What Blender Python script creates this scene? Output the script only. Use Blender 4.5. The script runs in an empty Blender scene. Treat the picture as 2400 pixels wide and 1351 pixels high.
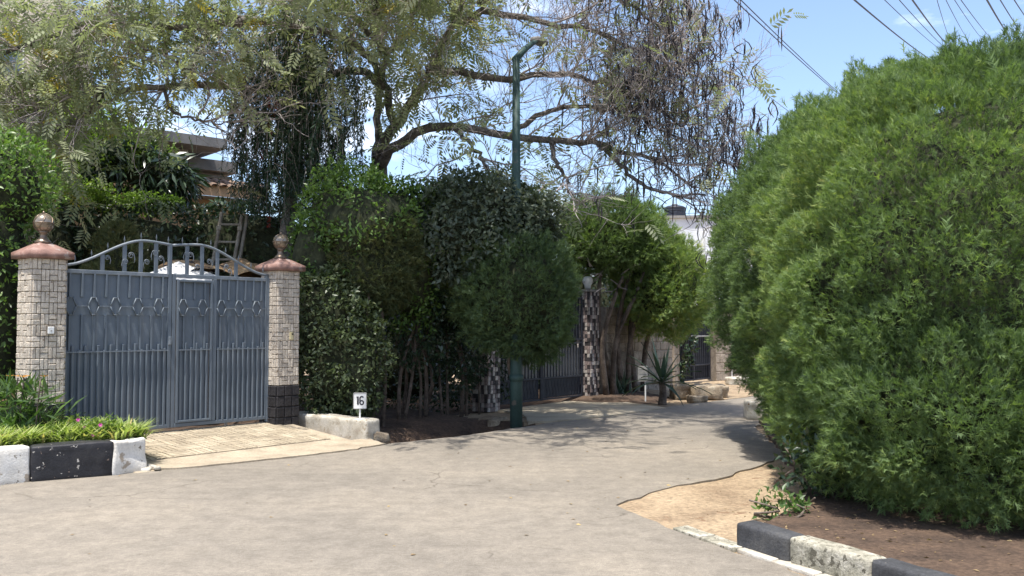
import bpy, bmesh, math, random
import numpy as np
from mathutils import Vector, Matrix, Euler

# ------------------------------------------------------------------ camera, sky, sun, exposure
scene = bpy.context.scene
FOCAL = 2150.0                      # focal length in photograph pixels (2400 wide)
EYE = 1.65                          # eye height above the road
PITCH = math.atan(89.5 / FOCAL)
cam_data = bpy.data.cameras.new("camera")
cam_data.sensor_width = 36.0
cam_data.lens = 36.0 * FOCAL / 2400.0
cam_data.clip_end = 3000.0
cam = bpy.data.objects.new("camera", cam_data)
scene.collection.objects.link(cam)
cam.location = (0, 0, EYE)
cam.rotation_euler = (math.pi / 2 + PITCH, 0, 0)
scene.camera = cam

SUN_EL = math.radians(73)
SUN_AZ = math.atan2(-0.45, -0.89)   # measured from +Y towards +X
to_sun = Vector((math.sin(SUN_AZ) * math.cos(SUN_EL), math.cos(SUN_AZ) * math.cos(SUN_EL), math.sin(SUN_EL)))
world = bpy.data.worlds.new("World")
scene.world = world
world.use_nodes = True
wn, wl = world.node_tree.nodes, world.node_tree.links
wn.clear()
w_out = wn.new("ShaderNodeOutputWorld")
w_bg = wn.new("ShaderNodeBackground")
w_bg.inputs["Strength"].default_value = 0.15
w_sky = wn.new("ShaderNodeTexSky")
w_sky.sky_type = 'NISHITA'
w_sky.sun_disc = False
w_sky.sun_elevation = SUN_EL
w_sky.sun_rotation = SUN_AZ
w_sky.altitude = 1600
w_sky.air_density = 1.0
w_sky.dust_density = 6.0
w_sky.ozone_density = 1.0
w_co = wn.new("ShaderNodeTexCoord")
w_map = wn.new("ShaderNodeMapping")
w_map.inputs["Scale"].default_value = (2.2, 2.2, 7.0)
w_noise = wn.new("ShaderNodeTexNoise")
w_noise.inputs["Scale"].default_value = 1.6
w_noise.inputs["Detail"].default_value = 7
w_noise.inputs["Roughness"].default_value = 0.58
w_ramp = wn.new("ShaderNodeValToRGB")
w_ramp.color_ramp.elements[0].position = 0.56
w_ramp.color_ramp.elements[0].color = (0, 0, 0, 1)
w_ramp.color_ramp.elements[1].position = 0.80
w_ramp.color_ramp.elements[1].color = (0.8, 0.8, 0.8, 1)
w_mix = wn.new("ShaderNodeMixRGB")
w_mix.inputs[2].default_value = (9.0, 9.2, 9.6, 1)
wl.new(w_co.outputs["Generated"], w_map.inputs["Vector"])
wl.new(w_map.outputs["Vector"], w_noise.inputs["Vector"])
wl.new(w_noise.outputs["Fac"], w_ramp.inputs["Fac"])
wl.new(w_ramp.outputs["Color"], w_mix.inputs[0])
wl.new(w_sky.outputs["Color"], w_mix.inputs[1])
wl.new(w_mix.outputs["Color"], w_bg.inputs["Color"])
wl.new(w_bg.outputs["Background"], w_out.inputs["Surface"])

sun_data = bpy.data.lights.new("sun", 'SUN')
sun_data.energy = 3.8
sun_data.angle = math.radians(0.5)
sun_data.color = (1.0, 0.955, 0.88)
sun = bpy.data.objects.new("sun", sun_data)
scene.collection.objects.link(sun)
sun.location = (0, 0, 30)
sun.rotation_euler = to_sun.to_track_quat('Z', 'Y').to_euler()

scene.view_settings.view_transform = 'Standard'
scene.view_settings.look = 'None'
scene.view_settings.exposure = 1.05
scene.view_settings.gamma = 1.0
scene.view_settings.use_curve_mapping = False
scene.render.engine = 'CYCLES'
scene.cycles.max_bounces = 8
scene.cycles.transparent_max_bounces = 8

# ------------------------------------------------------------------ helpers
COL = scene.collection
rnd = random.Random(7)
UP = np.array((0., 0., 1.))


def ray(u, v):
    a, b = (u - 1200) / FOCAL, (675.5 - v) / FOCAL
    return np.array((a, math.cos(PITCH) - b * math.sin(PITCH), math.sin(PITCH) + b * math.cos(PITCH)))


def at(u, v, y):                    # surveyed point: photograph pixel and distance along the road
    r = ray(u, v)
    return np.array((0, 0, EYE)) + r * (y / r[1])


def gp(u, v, h=0.0):                # surveyed point on level ground of height h
    r = ray(u, v)
    return np.array((0, 0, EYE)) + r * ((h - EYE) / r[2])


def meta(o, label=None, cat=None, group=None, kind=None):
    if label: o["label"] = label
    if cat: o["category"] = cat
    if group: o["group"] = group
    if kind: o["kind"] = kind
    return o


def empty(name, loc, rz=0.0, **k):
    o = bpy.data.objects.new(name, None)
    o.empty_display_size = 0.1
    COL.objects.link(o)
    o.location = loc
    o.rotation_euler = (0, 0, rz)
    return meta(o, **k)


def obj(name, mesh, material=None, parent=None, loc=None, rot=None, scale=None, **k):
    o = bpy.data.objects.new(name, mesh)
    COL.objects.link(o)
    if material is not None and len(mesh.materials) == 0:
        mesh.materials.append(material)
    if parent is not None: o.parent = parent
    if loc is not None: o.location = loc
    if rot is not None: o.rotation_euler = rot
    if scale is not None: o.scale = scale
    return meta(o, **k)


class Geo:
    """collects verts / faces / tint as numpy blocks and turns them into one mesh"""
    def __init__(self):
        self.v, self.f, self.t, self.n = [], [], [], 0

    def add(self, v, f, tint=0.5):
        v = np.asarray(v, float).reshape(-1, 3)
        f = np.asarray(f, int)
        self.v.append(v)
        self.f.append(f + self.n)
        self.t.append(np.full(len(v), tint) if np.isscalar(tint) else np.asarray(tint, float))
        self.n += len(v)

    def mesh(self, name, smooth=False):
        me = bpy.data.meshes.new(name)
        v = np.concatenate(self.v)
        me.vertices.add(len(v))
        me.vertices.foreach_set("co", v.astype(np.float32).ravel())
        loops = np.concatenate([f.ravel() for f in self.f]).astype(np.int32)
        sizes = np.concatenate([np.full(len(f), f.shape[1], np.int32) for f in self.f])
        me.loops.add(len(loops))
        me.loops.foreach_set("vertex_index", loops)
        me.polygons.add(len(sizes))
        me.polygons.foreach_set("loop_start", np.concatenate(([0], np.cumsum(sizes)[:-1])).astype(np.int32))
        at_ = me.attributes.new("tint", 'FLOAT', 'POINT')
        at_.data.foreach_set("value", np.concatenate(self.t).astype(np.float32))
        me.update(calc_edges=True)
        if smooth:
            me.polygons.foreach_set("use_smooth", np.ones(len(sizes), bool))
        return me

    def tubes(self, P, R, sides=4, tint=0.5):
        """P (N,K,3) polylines, R (N,K) radii"""
        P = np.asarray(P, float); R = np.asarray(R, float)
        if P.ndim == 2: P, R = P[None], R[None]
        N, K, _ = P.shape
        T = np.gradient(P, axis=1)
        T /= np.linalg.norm(T, axis=2, keepdims=True) + 1e-9
        ref = np.where(np.abs(T[..., 2:3]) > 0.92, np.array((1., 0.1, 0.)), np.array((0.05, 0.1, 1.)))
        A = np.cross(T, ref); A /= np.linalg.norm(A, axis=2, keepdims=True) + 1e-9
        B = np.cross(T, A)
        ang = np.arange(sides) * 2 * math.pi / sides
        V = P[:, :, None] + R[:, :, None, None] * (A[:, :, None] * np.cos(ang)[:, None] + B[:, :, None] * np.sin(ang)[:, None])
        idx = np.arange(N * K * sides).reshape(N, K, sides)
        a, b = idx[:, :-1], idx[:, 1:]
        f = np.stack((a, np.roll(a, -1, 2), np.roll(b, -1, 2), b), -1).reshape(-1, 4)
        t = tint if np.isscalar(tint) else np.repeat(np.asarray(tint), K * sides)
        self.add(V, f, t)

    def stamp(self, tv, tf, pos, Y, Z, size, tint):
        """copies of a template (leaf along +Y, facing +Z)"""
        Y = Y / (np.linalg.norm(Y, axis=1, keepdims=True) + 1e-9)
        X = np.cross(Y, Z); X /= np.linalg.norm(X, axis=1, keepdims=True) + 1e-9
        Z = np.cross(X, Y)
        M = np.stack((X, Y, Z), 2)
        V = np.einsum('nij,mj->nmi', M, tv) * np.asarray(size).reshape(-1, 1, 1) + pos[:, None]
        m = len(tv)
        F = (tf[None] + (np.arange(len(pos)) * m)[:, None, None]).reshape(-1, tf.shape[1])
        self.add(V, F, np.repeat(tint, m))

    def box(self, c, half, R=None, tint=0.5):
        s = np.array([(x, y, z) for x in (-1, 1) for y in (-1, 1) for z in (-1, 1)], float) * np.asarray(half)
        if R is not None: s = s @ np.asarray(R).T
        self.add(s + np.asarray(c), [(0, 1, 3, 2), (4, 6, 7, 5), (0, 4, 5, 1), (2, 3, 7, 6), (0, 2, 6, 4), (1, 5, 7, 3)], tint)


def unit(v):
    return v / (np.linalg.norm(v, axis=-1, keepdims=True) + 1e-9)


def noise3(p, freq, seed=0, k=10):
    r = np.random.default_rng(seed)
    w = unit(r.normal(size=(k, 3))) * freq * r.uniform(0.6, 1.6, (k, 1))
    ph = r.uniform(0, 6.28, k)
    return np.sin(p @ w.T + ph).sum(1) / math.sqrt(k / 2)


_boxes = {}


def box_mesh(sx, sy, sz, bevel=0.0, material=None, segs=1):
    key = (round(sx, 4), round(sy, 4), round(sz, 4), bevel, material.name if material else "", segs)
    if key in _boxes: return _boxes[key]
    bm = bmesh.new()
    bmesh.ops.create_cube(bm, size=1.0)
    bmesh.ops.scale(bm, vec=(sx, sy, sz), verts=bm.verts)
    if bevel > 0:
        bmesh.ops.bevel(bm, geom=list(bm.edges), offset=bevel, segments=segs, profile=0.5, affect='EDGES')
    me = bpy.data.meshes.new("block")
    bm.to_mesh(me); bm.free()
    if material: me.materials.append(material)
    _boxes[key] = me
    return me


def bx(name, parent, c, size, material, bevel=0.0, rot=None, **k):
    return obj(name, box_mesh(*size, bevel, material), material, parent, c, rot, **k)


def rough_block(name, size, material, seed=0, amp=0.01, cuts=5, bevel=0.02, parent=None, loc=None, rot=None, freq=9.0, **k):
    """a worn block: bevelled, subdivided and knocked about"""
    bm = bmesh.new()
    bmesh.ops.create_cube(bm, size=1.0)
    bmesh.ops.scale(bm, vec=size, verts=bm.verts)
    bmesh.ops.bevel(bm, geom=list(bm.edges), offset=bevel, segments=2, profile=0.5, affect='EDGES')
    bmesh.ops.subdivide_edges(bm, edges=[e for e in bm.edges if e.calc_length() > 0.12], cuts=cuts, use_grid_fill=True)
    p = np.array([v.co[:] for v in bm.verts])
    n = np.stack([noise3(p, freq, seed + i) for i in range(3)], 1) * 0.5 + np.stack([noise3(p, freq * 3, seed + 5 + i) for i in range(3)], 1) * 0.3
    for v, d in zip(bm.verts, n):
        v.co += Vector(d) * amp
    bmesh.ops.triangulate(bm, faces=[f for f in bm.faces if len(f.verts) > 4])
    me = bpy.data.meshes.new(name)
    bm.to_mesh(me); bm.free()
    for q in me.polygons: q.use_smooth = True
    return obj(name, me, material, parent, loc, rot, **k)


def smooth_line(pts, n=24):
    """Catmull-Rom through the points"""
    p = np.asarray(pts, float)
    p = np.vstack((2 * p[0] - p[1], p, 2 * p[-1] - p[-2]))
    out = []
    segs = len(p) - 3
    for t in np.linspace(0, segs - 1e-6, n):
        i = int(t); s = t - i
        a, b, c, d = p[i:i + 4]
        out.append(0.5 * ((2 * b) + (c - a) * s + (2 * a - 5 * b + 4 * c - d) * s * s + (3 * b - a - 3 * c + d) * s ** 3))
    return np.array(out)


def tube_obj(name, pts, r, material, parent=None, sides=6, n=None, closed_ends=True, **k):
    P = smooth_line(pts, n) if n else np.asarray(pts, float)
    R = np.full(len(P), r) if np.isscalar(r) else np.interp(np.linspace(0, 1, len(P)), np.linspace(0, 1, len(r)), r)
    g = Geo()
    g.tubes(P, R, sides)
    if closed_ends:
        g.f.append(np.array([list(range(sides))[::-1]])); g.f.append(np.array([[g.n - sides + i for i in range(sides)]]))
    return obj(name, g.mesh(name, smooth=sides > 5), material, parent, **k)


def lathe(profile, sides=20):
    """profile [(r,z)...] -> Geo"""
    g = Geo()
    pr = np.asarray(profile, float)
    a = np.arange(sides) * 2 * math.pi / sides
    V = np.stack((pr[:, 0:1] * np.cos(a), pr[:, 0:1] * np.sin(a), np.repeat(pr[:, 1:2], sides, 1)), -1)
    i = np.arange(len(pr) * sides).reshape(len(pr), sides)
    f = np.stack((i[:-1], np.roll(i[:-1], -1, 1), np.roll(i[1:], -1, 1), i[1:]), -1).reshape(-1, 4)
    g.add(V, f)
    return g


def sheet(name, pts, z, material, parent=None, jitter=0.0, step=None, seed=1, thickness=0.0, zfun=None, **k):
    """a flat piece of ground from its outline"""
    r = np.random.default_rng(seed)
    p = [np.asarray(q[:2], float) for q in pts]
    if step:
        o = []
        for a, b in zip(p, p[1:] + p[:1]):
            m = max(1, int(np.linalg.norm(b - a) / step)) if np.linalg.norm(b - a) < 12 else 1
            for i in range(m):
                q = a + (b - a) * i / m
                o.append(q + (r.normal(size=2) * jitter if i else 0))
        p = o
    bm = bmesh.new()
    vs = [bm.verts.new((q[0], q[1], z if zfun is None else zfun(q))) for q in p]
    f = bm.faces.new(vs)
    f.normal_update()
    if f.normal.z < 0: f.normal_flip()
    if thickness:
        ex = bmesh.ops.extrude_face_region(bm, geom=[f])
        bmesh.ops.translate(bm, vec=(0, 0, -thickness), verts=[e for e in ex['geom'] if isinstance(e, bmesh.types.BMVert)])
        bmesh.ops.recalc_face_normals(bm, faces=bm.faces)
    bmesh.ops.triangulate(bm, faces=bm.faces)
    me = bpy.data.meshes.new(name)
    bm.to_mesh(me); bm.free()
    return obj(name, me, material, parent, **k)


# ------------------------------------------------------------------ materials
def new_mat(name):
    m = bpy.data.materials.new(name)
    m.use_nodes = True
    nt = m.node_tree
    return m, nt, nt.nodes["Principled BSDF"]


def ramp(nt, stops):
    n = nt.nodes.new("ShaderNodeValToRGB")
    e = n.color_ramp.elements
    while len(e) < len(stops): e.new(0.5)
    for q, (p, c) in zip(e, stops):
        q.position = p; q.color = (*c, 1)
    return n


def noise_node(nt, vec, scale, detail=5, rough=0.6):
    n = nt.nodes.new("ShaderNodeTexNoise")
    n.inputs["Scale"].default_value = scale
    n.inputs["Detail"].default_value = detail
    n.inputs["Roughness"].default_value = rough
    nt.links.new(vec, n.inputs["Vector"])
    return n


def mixc(nt, fac, a, b, mode='MIX'):
    n = nt.nodes.new("ShaderNodeMixRGB")
    n.blend_type = mode
    for i, x in ((0, fac), (1, a), (2, b)):
        if hasattr(x, "is_linked") or hasattr(x, "links"): nt.links.new(x, n.inputs[i])
        elif i == 0: n.inputs[0].default_value = x
        else: n.inputs[i].default_value = (*x, 1)
    return n.outputs[0]


def surf(name, base, dark, light=None, scale=6.0, rough=0.85, bump=0.3, fine=90.0, fine_amt=0.25, metallic=0.0,
         spots=None, spot_scale=14.0, spot_at=0.62, piece=0.0, coords="Object", bump_dist=0.01, spots2=None, spot2_scale=3.0, spot2_at=0.6, spec=0.3):
    """general worn surface: broad colour patches, fine grain, optional paint chips / stains, random shade per piece"""
    m, nt, b = new_mat(name)
    if coords == "World":
        g = nt.nodes.new("ShaderNodeNewGeometry"); vec = g.outputs["Position"]
    else:
        g = nt.nodes.new("ShaderNodeTexCoord"); vec = g.outputs["Object"]
    n1 = noise_node(nt, vec, scale)
    light = light or base
    r1 = ramp(nt, [(0.32, dark), (0.5, base), (0.7, light)])
    nt.links.new(n1.outputs["Fac"], r1.inputs["Fac"])
    col = r1.outputs["Color"]
    n2 = noise_node(nt, vec, fine, 3, 0.7)
    r2 = ramp(nt, [(0.3, (1 - fine_amt,) * 3), (0.7, (1 + fine_amt,) * 3)])
    nt.links.new(n2.outputs["Fac"], r2.inputs["Fac"])
    col = mixc(nt, 1.0, col, r2.outputs["Color"], 'MULTIPLY')
    for sp, ss, sa, sd in ((spots, spot_scale, spot_at, 3.1), (spots2, spot2_scale, spot2_at, 7.7)):
        if sp is None: continue
        mp = nt.nodes.new("ShaderNodeMapping"); mp.inputs["Location"].default_value = (sd, sd * 2, sd)
        nt.links.new(vec, mp.inputs["Vector"])
        n3 = noise_node(nt, mp.outputs["Vector"], ss, 4, 0.6)
        r3 = ramp(nt, [(sa, (0, 0, 0)), (sa + 0.03, (1, 1, 1))])
        nt.links.new(n3.outputs["Fac"], r3.inputs["Fac"])
        col = mixc(nt, r3.outputs["Color"], col, sp)
    if piece:
        oi = nt.nodes.new("ShaderNodeObjectInfo")
        r4 = ramp(nt, [(0, (1 - piece,) * 3), (1, (1 + piece,) * 3)])
        nt.links.new(oi.outputs["Random"], r4.inputs["Fac"])
        col = mixc(nt, 1.0, col, r4.outputs["Color"], 'MULTIPLY')
    nt.links.new(col, b.inputs["Base Color"])
    b.inputs["Roughness"].default_value = rough
    b.inputs["Metallic"].default_value = metallic
    b.inputs["Specular IOR Level"].default_value = spec
    if bump:
        ad = nt.nodes.new("ShaderNodeMath"); ad.operation = 'ADD'
        nt.links.new(n1.outputs["Fac"], ad.inputs[0]); nt.links.new(n2.outputs["Fac"], ad.inputs[1])
        bp = nt.nodes.new("ShaderNodeBump")
        bp.inputs["Strength"].default_value = bump
        bp.inputs["Distance"].default_value = bump_dist
        nt.links.new(ad.outputs[0], bp.inputs["Height"])
        nt.links.new(bp.outputs["Normal"], b.inputs["Normal"])
    return m


def leafmat(name, stops, rough=0.45, transl=0.3, tcol=None, spec=0.4):
    """leaf colour picked by the per-leaf tint; light also passes through the blade"""
    m, nt, b = new_mat(name)
    a = nt.nodes.new("ShaderNodeAttribute"); a.attribute_name = "tint"
    r = ramp(nt, stops)
    nt.links.new(a.outputs["Fac"], r.inputs["Fac"])
    nt.links.new(r.outputs["Color"], b.inputs["Base Color"])
    b.inputs["Roughness"].default_value = rough
    b.inputs["Specular IOR Level"].default_value = spec
    if transl > 0:
        t = nt.nodes.new("ShaderNodeBsdfTranslucent")
        c = mixc(nt, 1.0, r.outputs["Color"], tcol or (1.35, 1.5, 0.7), 'MULTIPLY')
        nt.links.new(c, t.inputs["Color"])
        mx = nt.nodes.new("ShaderNodeMixShader"); mx.inputs[0].default_value = transl
        nt.links.new(b.outputs[0], mx.inputs[1]); nt.links.new(t.outputs[0], mx.inputs[2])
        nt.links.new(mx.outputs[0], nt.nodes["Material Output"].inputs["Surface"])
    return m


M = {}
def asphalt():
    m, nt, b = new_mat('dusty asphalt')
    vec = nt.nodes.new("ShaderNodeNewGeometry").outputs["Position"]
    big = noise_node(nt, vec, .45, 4, .55)
    r0 = ramp(nt, [(.3, (.172, .153, .127)), (.5, (.212, .187, .153)), (.72, (.255, .222, .177))])
    nt.links.new(big.outputs["Fac"], r0.inputs["Fac"])
    col = r0.outputs["Color"]
    for sc, lo, hi, amt in ((5.5, .35, .65, .13), (26, .3, .7, .16), (110, .3, .7, .3)):
        n = noise_node(nt, vec, sc, 4, .65)
        r = ramp(nt, [(lo, (1 - amt,) * 3), (hi, (1 + amt,) * 3)])
        nt.links.new(n.outputs["Fac"], r.inputs["Fac"])
        col = mixc(nt, 1.0, col, r.outputs["Color"], 'MULTIPLY')
        fine = n
    for sc, loc, at0, c, w in ((1.1, (3, 1, 0), .66, (.15, .115, .08), .10), (.9, (9, 4, 2), .68, (.34, .29, .22), .10), (3.2, (5, 7, 1), .70, (.13, .11, .09), .05)):
        mp = nt.nodes.new("ShaderNodeMapping"); mp.inputs["Location"].default_value = loc
        nt.links.new(vec, mp.inputs["Vector"])
        n = noise_node(nt, mp.outputs["Vector"], sc, 6, .65)
        r = ramp(nt, [(at0, (0, 0, 0)), (at0 + w, (.75, .75, .75))])
        nt.links.new(n.outputs["Fac"], r.inputs["Fac"])
        col = mixc(nt, r.outputs["Color"], col, c)
    # hairline cracks in a few places
    wob = noise_node(nt, vec, 2.5, 4, .6)
    wv = mixc(nt, .25, vec, wob.outputs["Color"], 'ADD')
    vo = nt.nodes.new("ShaderNodeTexVoronoi"); vo.feature = 'DISTANCE_TO_EDGE'; vo.inputs["Scale"].default_value = .42
    nt.links.new(wv, vo.inputs["Vector"])
    r = ramp(nt, [(0, (1, 1, 1)), (.006, (0, 0, 0))])
    nt.links.new(vo.outputs["Distance"], r.inputs["Fac"])
    msk = noise_node(nt, vec, .7, 3, .5)
    r2 = ramp(nt, [(.52, (0, 0, 0)), (.6, (.7, .7, .7))])
    nt.links.new(msk.outputs["Fac"], r2.inputs["Fac"])
    cm = mixc(nt, 1.0, r.outputs["Color"], r2.outputs["Color"], 'MULTIPLY')
    col = mixc(nt, cm, col, (.08, .068, .055))
    nt.links.new(col, b.inputs["Base Color"])
    b.inputs["Roughness"].default_value = .9
    b.inputs["Specular IOR Level"].default_value = .25
    bp = nt.nodes.new("ShaderNodeBump"); bp.inputs["Strength"].default_value = .5; bp.inputs["Distance"].default_value = .012
    nt.links.new(fine.outputs["Fac"], bp.inputs["Height"])
    nt.links.new(bp.outputs["Normal"], b.inputs["Normal"])
    return m


M['asphalt'] = asphalt()
M['soil'] = surf('dry tan soil', (0.3, 0.225, 0.145), (0.215, 0.155, 0.1), (0.36, 0.275, 0.18), 1.6, 0.95, 0.8, 25, 0.35, coords="World", bump_dist=0.03,
                 spots=(0.20, 0.13, 0.08), spot_scale=5, spot_at=0.62)
M['dark_soil'] = surf('brown soil darkened for shade', (0.08, 0.053, 0.037), (0.045, 0.031, 0.023), (0.115, 0.075, 0.05), 2.2, 0.95, 0.9, 22, 0.4, coords="World", bump_dist=0.03)  # brown soil, its colour darkened further to stand in for hedge shade
M['concrete'] = surf('pale driveway concrete', (0.34, 0.285, 0.21), (0.26, 0.215, 0.155), (0.41, 0.345, 0.255), 2.5, 0.9, 0.5, 40, 0.2, coords="World",
                     spots=(0.27, 0.2, 0.13), spot_scale=6, spot_at=0.66)
M['paver'] = surf('sandy paver strip', (0.34, 0.285, 0.205), (0.26, 0.215, 0.155), (0.4, 0.345, 0.255), 4, 0.9, 0.5, 60, 0.25, coords="World", piece=0.12)
M['apron'] = surf('dusty apron', (0.36, 0.31, 0.23), (0.27, 0.23, 0.17), (0.42, 0.37, 0.28), 1.4, 0.9, 0.4, 50, 0.25, coords="World")
M['whitewash'] = surf('chipped whitewash', (0.66, 0.63, 0.57), (0.5, 0.46, 0.4), (0.72, 0.7, 0.66), 3.0, 0.85, 0.5, 40, 0.12,
                      spots=(0.22, 0.19, 0.15), spot_scale=11, spot_at=0.635, spots2=(0.38, 0.32, 0.25), spot2_scale=4, spot2_at=0.62)
M['whitewash_dirty'] = surf('stained whitewash', (0.45, 0.415, 0.345), (0.29, 0.25, 0.195), (0.54, 0.515, 0.46), 4.0, 0.9, 0.6, 40, 0.15,
                            spots=(0.2, 0.12, 0.07), spot_scale=6, spot_at=0.66, spots2=(0.3, 0.25, 0.18), spot2_scale=16, spot2_at=0.62)
M['black_kerb'] = surf('chipped black kerb paint', (0.022, 0.022, 0.026), (0.014, 0.014, 0.016), (0.035, 0.034, 0.036), 5, 0.55, 0.4, 50, 0.2,
                       spots=(0.5, 0.47, 0.42), spot_scale=9, spot_at=0.665, spots2=(0.2, 0.15, 0.12), spot2_scale=22, spot2_at=0.68)
M['dark_kerb'] = surf('faded black kerb paint', (0.055, 0.056, 0.06), (0.035, 0.035, 0.037), (0.09, 0.088, 0.085), 5, 0.75, 0.5, 60, 0.25,
                      spots=(0.18, 0.165, 0.14), spot_scale=18, spot_at=0.68)
M['worn_kerb'] = surf('worn whitewashed kerb', (0.3, 0.28, 0.22), (0.17, 0.16, 0.12), (0.46, 0.43, 0.36), 9, 0.9, 0.8, 60, 0.3,
                      spots=(0.11, 0.1, 0.075), spot_scale=16, spot_at=0.58)
def gate_paint():
    m, nt, b = new_mat('slate grey gate paint')
    vec = nt.nodes.new("ShaderNodeNewGeometry").outputs["Position"]
    n0 = noise_node(nt, vec, 2.2, 4, .6)
    r0 = ramp(nt, [(.3, (.095, .118, .143)), (.5, (.118, .144, .172)), (.7, (.14, .165, .19))])
    nt.links.new(n0.outputs["Fac"], r0.inputs["Fac"])
    mp = nt.nodes.new("ShaderNodeMapping"); mp.inputs["Scale"].default_value = (22, 22, 1.1)
    nt.links.new(vec, mp.inputs["Vector"])
    st = noise_node(nt, mp.outputs["Vector"], 1.0, 5, .6)
    r1 = ramp(nt, [(.56, (0, 0, 0)), (.75, (.5, .5, .5))])
    nt.links.new(st.outputs["Fac"], r1.inputs["Fac"])
    col = mixc(nt, r1.outputs["Color"], r0.outputs["Color"], (.2, .2, .195))
    ru = noise_node(nt, vec, 9, 5, .7)
    r2 = ramp(nt, [(.68, (0, 0, 0)), (.74, (.7, .7, .7))])
    nt.links.new(ru.outputs["Fac"], r2.inputs["Fac"])
    col = mixc(nt, r2.outputs["Color"], col, (.13, .095, .075))
    nt.links.new(col, b.inputs["Base Color"])
    b.inputs["Roughness"].default_value = .5
    b.inputs["Specular IOR Level"].default_value = .4
    return m


M['gate_paint'] = gate_paint()
M['gate_trim'] = surf('pale grey gate trim paint', (0.15, 0.175, 0.2), (0.115, 0.135, 0.16), (0.22, 0.24, 0.26), 5, 0.45, 0.1, 40, 0.08, spec=0.45)
M['stone_tile'] = surf('cream cladding stone', (0.5, 0.44, 0.365), (0.37, 0.315, 0.26), (0.58, 0.52, 0.44), 13, 0.85, 0.9, 60, 0.22, piece=0.12, coords="World",
                       spots=(0.24, 0.185, 0.135), spot_scale=17, spot_at=0.64)
M['mortar'] = surf('dark cladding joints', (0.25, 0.21, 0.165), (0.18, 0.145, 0.115), (0.31, 0.26, 0.205), 9, 0.95, 0.5)
M['black_base'] = surf('black painted base stone', (0.028, 0.026, 0.028), (0.02, 0.019, 0.02), (0.04, 0.037, 0.037), 9, 0.7, 0.8, 50, 0.25, piece=0.2)
M['cap'] = surf('terracotta coping', (0.25, 0.145, 0.118), (0.17, 0.1, 0.082), (0.34, 0.225, 0.19), 7, 0.8, 0.4, 50, 0.15,
                spots=(0.34, 0.26, 0.23), spot_scale=8, spot_at=0.62)
M['bronze'] = surf('dull bronze', (0.2, 0.15, 0.11), (0.13, 0.1, 0.075), (0.28, 0.22, 0.17), 20, 0.4, 0.1, 60, 0.1, metallic=0.6)
M['globe'] = surf('dusty amber glass globe', (0.22, 0.18, 0.135), (0.14, 0.11, 0.08), (0.32, 0.27, 0.21), 12, 0.2, 0.0, 60, 0.05, spec=0.8, metallic=.45)
M['white_plate'] = surf('white plate', (0.72, 0.72, 0.7), (0.6, 0.6, 0.58), (0.78, 0.78, 0.77), 8, 0.5, 0.05, 60, 0.05)
M['grey_plate'] = surf('grey plate', (0.3, 0.29, 0.27), (0.22, 0.21, 0.2), (0.36, 0.35, 0.33), 8, 0.6, 0.05)
M['black_ink'] = surf('black paint', (0.02, 0.02, 0.03), (0.015, 0.015, 0.022), (0.03, 0.03, 0.045), 8, 0.6, 0.0)
M['yellow_plate'] = surf('yellowed plastic', (0.55, 0.48, 0.28), (0.45, 0.38, 0.2), (0.6, 0.53, 0.33), 8, 0.5, 0.05)
M['iron'] = surf('black iron', (0.03, 0.034, 0.045), (0.02, 0.022, 0.03), (0.045, 0.05, 0.06), 6, 0.5, 0.1)
M['pole_paint'] = surf('dark green pole paint', (0.03, 0.06, 0.054), (0.02, 0.042, 0.038), (0.045, 0.08, 0.07), 3, 0.6, 0.1, 30, 0.15, spots=(0.09, 0.085, 0.075), spot_scale=6, spot_at=0.66)
M['galv'] = surf('grey metal', (0.3, 0.3, 0.29), (0.22, 0.22, 0.21), (0.36, 0.36, 0.35), 5, 0.5, 0.1)
M['block'] = surf('rough concrete block', (0.27, 0.23, 0.185), (0.18, 0.15, 0.12), (0.35, 0.3, 0.25), 5, 0.95, 0.8, 40, 0.25, piece=0.12, coords="World",
                  spots=(0.15, 0.12, 0.09), spot_scale=5, spot_at=0.64)
M['rubble'] = surf('rubble stone', (0.3, 0.24, 0.17), (0.17, 0.13, 0.09), (0.42, 0.36, 0.27), 6, 0.95, 0.9, 40, 0.3, coords="World", bump_dist=0.03)
M['wood'] = surf('weathered timber', (0.28, 0.25, 0.21), (0.19, 0.165, 0.135), (0.37, 0.34, 0.29), 6, 0.85, 0.5, 60, 0.2)
M['peach'] = surf('peach wall plaster', (0.56, 0.36, 0.22), (0.5, 0.31, 0.18), (0.6, 0.4, 0.25), 2, 0.9, 0.2)
M['grey_wall'] = surf('grey wall plaster', (0.48, 0.47, 0.45), (0.4, 0.39, 0.37), (0.54, 0.53, 0.51), 2, 0.9, 0.2)
M['slab'] = surf('grey roof slab', (0.22, 0.21, 0.2), (0.16, 0.155, 0.15), (0.27, 0.26, 0.25), 3, 0.9, 0.3)
M['roof_tile'] = surf('brown clay tile', (0.22, 0.15, 0.11), (0.14, 0.1, 0.075), (0.3, 0.21, 0.15), 8, 0.85, 0.4, piece=0.25)
M['glass'] = surf('window glass', (0.05, 0.07, 0.09), (0.04, 0.055, 0.07), (0.06, 0.08, 0.1), 3, 0.08, 0.0, spec=0.8)
M['far_white'] = surf('white far wall', (0.62, 0.64, 0.67), (0.52, 0.54, 0.58), (0.7, 0.71, 0.73), 0.6, 0.9, 0.1)
M['far_beige'] = surf('beige far wall', (0.5, 0.46, 0.38), (0.44, 0.4, 0.33), (0.55, 0.51, 0.43), 0.6, 0.9, 0.1)
M['rust_sheet'] = surf('rusty brown sheeting', (0.3, 0.19, 0.1), (0.1, 0.07, 0.05), (0.45, 0.32, 0.18), 3.5, 0.85, 0.6, 20, 0.3,
                       spots=(0.06, 0.045, 0.04), spot_scale=4, spot_at=0.6)
M['canvas'] = surf('white canvas', (0.6, 0.6, 0.6), (0.5, 0.5, 0.5), (0.68, 0.68, 0.68), 3, 0.85, 0.1)
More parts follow.
